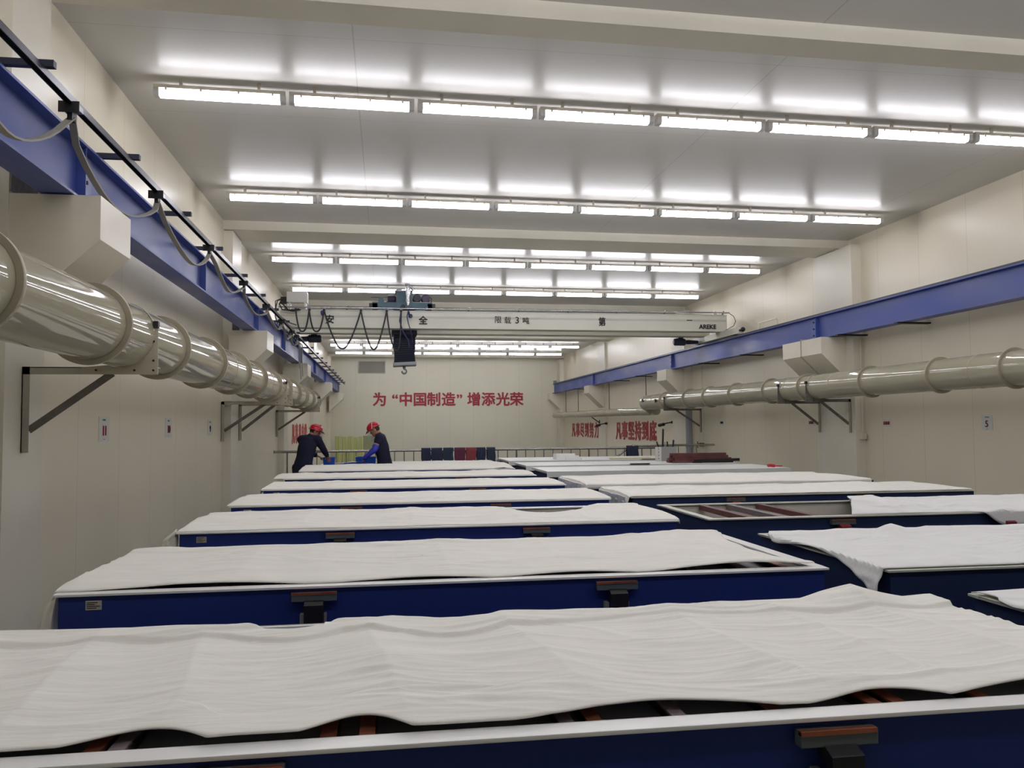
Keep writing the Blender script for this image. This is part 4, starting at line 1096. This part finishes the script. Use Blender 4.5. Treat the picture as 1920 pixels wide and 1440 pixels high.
# ------------------------------------------------------------------ blue tubs by the workers
t = thing('plastic_tub', (-1.10, 16.38, RZ), 'blue plastic tub at the left worker\'s hand', 'tub', 'blue tubs between the workers')
def tub(t, x0, x1, y0, y1, z0, z1, tp=.012):
    def ringv(x0, x1, y0, y1, z): return [(x0, y0, z), (x1, y0, z), (x1, y1, z), (x0, y1, z)]
    vs = ringv(x0 + tp, x1 - tp, y0 + tp, y1 - tp, z0) + ringv(x0, x1, y0, y1, z1) + ringv(x0 + .008, x1 - .008, y0 + .008, y1 - .008, z1) + ringv(x0 + tp + .008, x1 - tp - .008, y0 + tp + .008, y1 - tp - .008, z0 + .008)
    fs = [(3, 2, 1, 0), (12, 13, 14, 15)]
    for a in (0, 4, 8):
        for k in range(4): fs.append((a + k, a + (k + 1) % 4, a + 4 + (k + 1) % 4, a + 4 + k))
    b = MB(); b.add(vs, fs); b.build('tub_body', m_tub, t)
    b = MB(); b.box(x0 - .01, x1 + .01, y0 - .01, y0, z1 - .018, z1).box(x0 - .01, x1 + .01, y1, y1 + .01, z1 - .018, z1).box(x0 - .01, x0, y0, y1, z1 - .018, z1).box(x1, x1 + .01, y0, y1, z1 - .018, z1)
    b.build('tub_rim', m_tub, t)
tub(t, -1.20, -.975, 16.25, 16.50, RZ + .003, 1.085)
t = thing('plastic_tub', (-.40, 16.4, RZ), 'blue plastic tub under the right worker\'s gloved hand', 'tub', 'blue tubs between the workers')
tub(t, -.585, -.20, 16.28, 16.56, RZ + .003, 1.085)
b = MB(); vs = []; fs = []
for j in range(9):
    for i in range(21):
        u, v = i / 20, j / 8
        x = -.86 + .52 * u; y = 16.02 + .2 * v
        z = RZ + .018 + .045 * math.sin(PI * u) ** .6 * (.6 + .4 * u) + .01 * nz(u * 5, v * 3, 2)
        vs.append((x, y, z))
for j in range(8):
    for i in range(20): fs.append((j * 21 + i, j * 21 + i + 1, (j + 1) * 21 + i + 1, (j + 1) * 21 + i))
b.add(vs, fs, True); o = b.build('folded_sheet', m_tub2, loc=(-.6, 16.1, RZ)); md = o.modifiers.new('thickness', 'SOLIDIFY'); md.thickness = .02; md.offset = -.2
tag(o, 'folded blue sheet lying between the two tubs', 'sheet')

# ------------------------------------------------------------------ the two workers
def limb(nodes, side, n=18, seg=7):
    """a closed tapering tube through nodes [(point, (half width along side, half depth))]"""
    P_ = [Vector(p) for p, r in nodes]; Rr = [r if isinstance(r, tuple) else (r, r) for p, r in nodes]
    def cr(a, b_, c, d, t_): return .5 * (2 * b_ + (c - a) * t_ + (2 * a - 5 * b_ + 4 * c - d) * t_ * t_ + (3 * b_ - a - 3 * c + d) * t_ ** 3)
    pts = []
    m = len(P_)
    for i in range(m - 1):
        ia, id_ = max(i - 1, 0), min(i + 2, m - 1)
        for k in range(seg + (i == m - 2)):
            t_ = k / seg; u_ = t_ * t_ * (3 - 2 * t_)
            pts.append((cr(P_[ia], P_[i], P_[i + 1], P_[id_], t_), (Rr[i][0] * (1 - u_) + Rr[i + 1][0] * u_, Rr[i][1] * (1 - u_) + Rr[i + 1][1] * u_)))
    d0 = (pts[1][0] - pts[0][0]).normalized(); d1 = (pts[-1][0] - pts[-2][0]).normalized()
    head_ = []; tail_ = []
    for k in range(1, 5):
        f_ = k / 5; g_ = math.sqrt(1 - f_ * f_)
        r0, r1 = pts[0][1], pts[-1][1]
        head_.insert(0, (pts[0][0] - d0 * min(r0) * f_ * .8, (r0[0] * g_, r0[1] * g_)))
        tail_.append((pts[-1][0] + d1 * min(r1) * f_ * .8, (r1[0] * g_, r1[1] * g_)))
    pts = head_ + pts + tail_
    vs = []; fs = []; side = Vector(side)
    for i, (p, r) in enumerate(pts):
        d = (pts[min(i + 1, len(pts) - 1)][0] - pts[max(i - 1, 0)][0]).normalized()
        x = (side - d * side.dot(d))
        if x.length < .05: x = d.cross(Vector((0, .3, 1)))
        x.normalize(); y = d.cross(x)
        for k in range(n):
            a_ = 2 * PI * k / n
            vs.append(p + x * (r[0] * math.cos(a_)) + y * (r[1] * math.sin(a_)))
    for i in range(len(pts) - 1):
        for k in range(n): fs.append((i * n + k, i * n + (k + 1) % n, (i + 1) * n + (k + 1) % n, (i + 1) * n + k))
    fs.append(tuple(range(n))[::-1]); fs.append(tuple((len(pts) - 1) * n + k for k in range(n)))
    return vs, fs
def fuse(name, pieces, mat, parent, voxel=.008, smooth_it=4):
    b = MB()
    for vs, fs in pieces: b.add(vs, fs, True)
    o = b.build(name, mat, parent)
    md = o.modifiers.new('r', 'REMESH'); md.mode = 'VOXEL'; md.voxel_size = voxel; md.use_smooth_shade = True
    sm = o.modifiers.new('s', 'SMOOTH'); sm.iterations = smooth_it; sm.factor = .5
    bpy.context.view_layer.update()
    ev = bpy.data.meshes.new_from_object(o.evaluated_get(bpy.context.evaluated_depsgraph_get()))
    o.modifiers.clear(); old = o.data; o.data = ev; bpy.data.meshes.remove(old); ev.name = name
    if not ev.materials: ev.materials.append(mat)
    ev.polygons.foreach_set('use_smooth', [True] * len(ev.polygons))
    return o
def worker(base, face, P, label, stripe, gloves, sleeve):
    """P: joints in (forward, right, up) of a frame standing at base and looking along face"""
    fw = Vector((face[0], face[1], 0)).normalized(); rt = Vector((fw.y, -fw.x, 0)); up = Vector((0, 0, 1))
    B = Vector(base)
    def W(p): return B + fw * p[0] + rt * p[1] + up * p[2]
    J = {k: W(v) for k, v in P.items()}
    t = thing('person', base, label, 'person')
    # --- body
    pieces = [limb([(J['pelvis'] - up * .06, (.13, .10)), (J['pelvis'] + up * .04, (.155, .115)), (J['waist'], (.14, .10)), (J['chest'], (.165, .115)), (J['upper'] * .85 + J['chest'] * .15, (.15, .095)), (J['upper'] * .55 + J['neck'] * .45, (.085, .07)), (J['neck'], (.056, .058)), (J['skull'], (.05, .052))], rt)]
    pieces.append(limb([(J['shL'], (.06, .06)), ((J['shL'] + J['shR']) * .25 + J['upper'] * .5, (.075, .075)), (J['shR'], (.06, .06))], fw))
    fa = {}; ua = {}
    for s in 'LR':
        ua[s] = J['sh' + s] * .55 + J['el' + s] * .45; fa[s] = J['el' + s] * .68 + J['wr' + s] * .32
        pieces.append(limb([(J['sh' + s], .062), (ua[s], .052), (J['el' + s], .042), (fa[s], .043), (J['wr' + s], (.029, .023))], rt))
        pieces.append(limb([(J['hip' + s] + up * .05, .10), (J['hip' + s] * .6 + J['kn' + s] * .4, .085), (J['kn' + s], .058), (J['kn' + s] * .7 + J['an' + s] * .3, .056), (J['an' + s], .038)], rt))
        pieces.append(limb([(J['an' + s] - up * .03, .036), (J['toe' + s], (.042, .028))], rt))
    # --- head
    hd = J['head']; look = (W(P['gaze']) - hd).normalized(); side = look.cross(up).normalized(); hup = side.cross(look)
    R = Matrix((side, look, hup)).transposed()
    b = MB(); b.ball(hd, .074, .092, .112, rot=R); b.ball(hd + look * .035 - hup * .055, .052, .055, .055, rot=R)
    b.ball(hd + look * .098 - hup * .018, .013, .020, .022, rot=R); b.ball(hd + look * .088 - hup * .062, .025, .012, .008, rot=R)
    b.ball(hd + look * .07 - hup * .092, .03, .03, .02, rot=R)
    for s in (-1, 1):
        b.ball(hd + side * (.076 * s) - look * .008 - hup * .01, .012, .024, .034, rot=R)
        b.ball(hd + side * (.032 * s) + look * .082 + hup * .022, .018, .012, .008, rot=R)
    pieces.append((b.v, b.f))
    # --- hands: palm, four fingers of different lengths, thumb from the side
    gl = []
    for s in 'LR':
        wv = J['wr' + s]; d = (W(P['hand' + s]) - wv).normalized()
        sd = d.cross(up); sd = sd.normalized() if sd.length > .05 else rt.copy()
        nr = sd.cross(d)
        sg = 1 if s == 'L' else -1
        inward = sd * sg
        hb = MB(); RR = Matrix((sd, d, nr)).transposed()
        hb.ball(wv + d * .045, .040, .055, .016, rot=RR)
        pieces.append((hb.v, hb.f)); gl.append((hb.v, hb.f))
        for k, (off, ln) in enumerate(((.030, .062), (.010, .072), (-.011, .067), (-.030, .052))):
            a0 = wv + d * .075 + sd * off * sg; a1 = a0 + d * ln * .42 - nr * .006; a2 = a1 + d * ln * .30 - nr * .016; a3 = a2 + d * ln * .18 - nr * .02
            pc = limb([(a0 - d * .03, .0085), (a0, .0085), (a1, .0082), (a2, .0078), (a3, .007)], sd, 10, 3)
            pieces.append(pc); gl.append(pc)
        a0 = wv + d * .025 + inward * .03; a1 = a0 + d * .03 + inward * .026 - nr * .01; a2 = a1 + d * .03 + inward * .006 - nr * .012
        pc = limb([(a0 - inward * .015, .011), (a0, .011), (a1, .0095), (a2, .0085)], sd, 10, 3)
        pieces.append(pc); gl.append(pc)
    fuse('body', pieces, m_skin, t, .007, 2)
    # --- clothing
    cl = [limb([(J['pelvis'] - up * .13, (.185, .145)), (J['pelvis'] + up * .02, (.185, .142)), (J['waist'], (.172, .128)), (J['chest'], (.188, .137)), (J['upper'] * .85 + J['chest'] * .15, (.172, .115)), (J['upper'] * .55 + J['neck'] * .45, (.10, .085)), (J['upper'] * .25 + J['neck'] * .75, (.068, .068))], rt)]
    cl.append(limb([(J['shL'], (.078, .078)), ((J['shL'] + J['shR']) * .25 + J['upper'] * .5, (.09, .09)), (J['shR'], (.078, .078))], fw))
    for s in 'LR':
        if sleeve == 'long': cl.append(limb([(J['sh' + s], .082), (ua[s], .070), (J['el' + s], .060), (fa[s], .058), (J['wr' + s] * .92 + J['el' + s] * .08, .044)], rt))
        else: cl.append(limb([(J['sh' + s], .080), (ua[s] * .8 + J['sh' + s] * .2, .072)], rt))
    fuse('jacket', cl, m_jack, t, .011, 3)
    cl = [limb([(J['pelvis'] - up * .06, (.155, .125)), (J['pelvis'] + up * .09, (.168, .122))], rt)]
    for s in 'LR':
        cl.append(limb([(J['hip' + s] + up * .04, .122), (J['hip' + s] * .6 + J['kn' + s] * .4, .108), (J['kn' + s], .083), (J['kn' + s] * .6 + J['an' + s] * .4, .080), (J['an' + s] + up * .01, .072)], rt))
    fuse('trousers', cl, m_trou, t, .011, 3)
    for s in 'LR':
        d = (J['toe' + s] - J['an' + s]); d.z = 0; d.normalize(); sdv = d.cross(up)
        RR = Matrix((sdv, d, up)).transposed(); c = J['an' + s] + d * .07; c.z = B.z + .045
        b = MB(); b.ball(c, .05, .135, .05, rot=RR); b.v = [Vector((p.x, p.y, max(p.z, B.z + .002))) for p in b.v]
        b.build('shoe', m_blk, t)
    if gloves:
        for s in 'LR':
            pc = []
            top = J['el' + s] + (J['sh' + s] - J['el' + s]) * .25
            pc.append(limb([(top, .064), (J['el' + s], .058), (fa[s], .054), (J['wr' + s], .042), (J['wr' + s] + (W(P['hand' + s]) - J['wr' + s]).normalized() * .05, .045)], rt))
            wv = J['wr' + s]
            for vs, fs in gl[(0 if s == 'L' else 6):(6 if s == 'L' else 12)]:
                c = sum(vs, Vector()) / len(vs)
                pc.append(([c + (p - c) * 1.28 for p in vs], fs))
            fuse('glove', pc, m_glov, t, .007, 2)
    # --- hair, helmet, visor
    b = MB(); b.ball(hd - look * .012 + hup * .012, .079, .092, .108, rot=R); 
    keep = [f for f in b.f if sum(((b.v[i] - hd).dot(look) < .045 and (b.v[i] - hd).dot(hup) > -.075 + .9 * max(0, (b.v[i] - hd).dot(look))) for i in f) == 4]
    h = MB(); h.add(b.v, keep, True); h.build('hair', m_hair, t)
    tl = (hup - look * .12).normalized(); lf = side.cross(tl) * -1; lf = tl.cross(side)
    RH = Matrix((side, lf, tl)).transposed()
    hc = hd + hup * .032
    b = MB(); vs = []; fs = []; nu, nv = 36, 12
    for j in range(nv + 1):
        a = PI / 2 * j / nv
        for i in range(nu):
            th = 2 * PI * i / nu
            rx, ry, rz = .104, .124, .114
            ridge = 1 + .03 * max(0, math.cos(2 * th + PI)) * math.sin(a * 2)
            q = Vector((rx * math.cos(a) * math.cos(th) * ridge, ry * math.cos(a) * math.sin(th) * ridge, rz * math.sin(a)))
            vs.append(hc + RH @ q)
    for j in range(nv):
        for i in range(nu): fs.append((j * nu + i, j * nu + (i + 1) % nu, (j + 1) * nu + (i + 1) % nu, (j + 1) * nu + i))
    n0 = len(vs)                                    # brim, wider at the front
    for i in range(nu):
        th = 2 * PI * i / nu; fwd = max(0, math.sin(th))
        q = Vector((.122 * math.cos(th), (.142 + .045 * fwd ** 2) * math.sin(th), -.012 - .008 * fwd)); vs.append(hc + RH @ q)
    for i in range(nu): fs.append((i, n0 + i, n0 + (i + 1) % nu, (i + 1) % nu))
    b.add(vs, fs, True); ho = b.build('helmet', m_hat, t); md = ho.modifiers.new('thickness', 'SOLIDIFY'); md.thickness = .004
    if stripe:
        b = MB(); vs = []; fs = []
        for i in range(25):
            a = -.15 + (PI + .3) * i / 24
            for dz in (.0, .022):
                # band that climbs from the front brim over the back of the crown
                q = Vector((.116 * math.cos(a) * .98, .0, 0)); th = a
                rr = Vector((.1155 * math.cos(th), -.03 - .10 * math.sin(th) * .55 + .04, .122 * math.sin(th) * .9 + dz - .012))
                ln_ = math.sqrt((rr.x / .116) ** 2 + (rr.y / .139) ** 2 + (rr.z / .122) ** 2); rr = rr / max(ln_, .2)
                vs.append(hc + RH @ rr)
        for i in range(24): fs.append((2 * i, 2 * i + 1, 2 * i + 3, 2 * i + 2))
        b.add(vs, fs, True); b.build('reflective_stripe', m_hatw, t)
    b = MB(); vs = []; fs = []
    for j in range(9):
        for i in range(17):
            th = PI / 2 + (i - 8) / 8 * 1.05; z = -.0 - .20 * j / 8
            q = Vector((.128 * math.cos(th), .150 * math.sin(th) + .02 * math.sin(j / 8 * 2), z)); vs.append(hc + RH @ q)
    for j in range(8):
        for i in range(16): fs.append((j * 17 + i, j * 17 + i + 1, (j + 1) * 17 + i + 1, (j + 1) * 17 + i))
    b.add(vs, fs, True); b.build('face_shield', m_visr, t)
    b = MB(); b.tube([hc + RH @ Vector((.126 * math.cos(a), .150 * math.sin(a), -.004)) for a in [PI / 2 + (i - 8) / 8 * 1.15 for i in range(17)]], .009, 6)
    b.build('shield_band', m_blk, t)
    return t
P1 = dict(pelvis=(-.02, 0, .93), waist=(.03, 0, 1.10), chest=(.10, .0, 1.28), upper=(.16, .0, 1.43), neck=(.205, .02, 1.515), skull=(.24, .05, 1.58), head=(.265, .06, 1.585), gaze=(.85, .62, 1.20),
          shL=(.15, -.17, 1.44), elL=(.30, -.20, 1.22), wrL=(.48, -.06, 1.12), handL=(.60, .0, 1.07), shR=(.19, .17, 1.44), elR=(.30, .23, 1.24), wrR=(.44, .21, 1.12), handR=(.52, .20, 1.05),
          hipL=(-.02, -.10, .88), knL=(.0, -.11, .48), anL=(-.04, -.12, .09), toeL=(.09, -.14, .035), hipR=(-.02, .10, .88), knR=(.03, .11, .48), anR=(.0, .12, .09), toeR=(.13, .14, .035))
worker((-1.52, 15.90, 0), (.52, .85), P1, 'worker in navy jacket and red helmet bending right over the blue tub, seen from behind', False, False, 'long')
P2 = dict(pelvis=(-.03, 0, .93), waist=(-.01, 0, 1.10), chest=(.03, .0, 1.28), upper=(.06, .0, 1.45), neck=(.10, .0, 1.535), skull=(.14, .0, 1.60), head=(.165, .0, 1.615), gaze=(.80, .0, 1.10),
          shL=(.05, -.17, 1.46), elL=(.13, -.22, 1.25), wrL=(.27, -.18, 1.13), handL=(.36, -.14, 1.06), shR=(.05, .17, 1.46), elR=(.14, .20, 1.25), wrR=(.30, .16, 1.14), handR=(.38, .12, 1.08),
          hipL=(-.03, -.10, .88), knL=(.0, -.11, .48), anL=(-.05, -.12, .09), toeL=(.08, -.14, .035), hipR=(-.03, .10, .88), knR=(.0, .11, .48), anR=(-.04, .12, .09), toeR=(.09, .14, .035))
worker((-.06, 15.72, 0), (-1, .12), P2, 'worker in dark vest, long blue gloves and striped red helmet looking down to the left', True, True, 'short')

for o in bpy.data.objects:
    if '_o' in o: del o['_o']
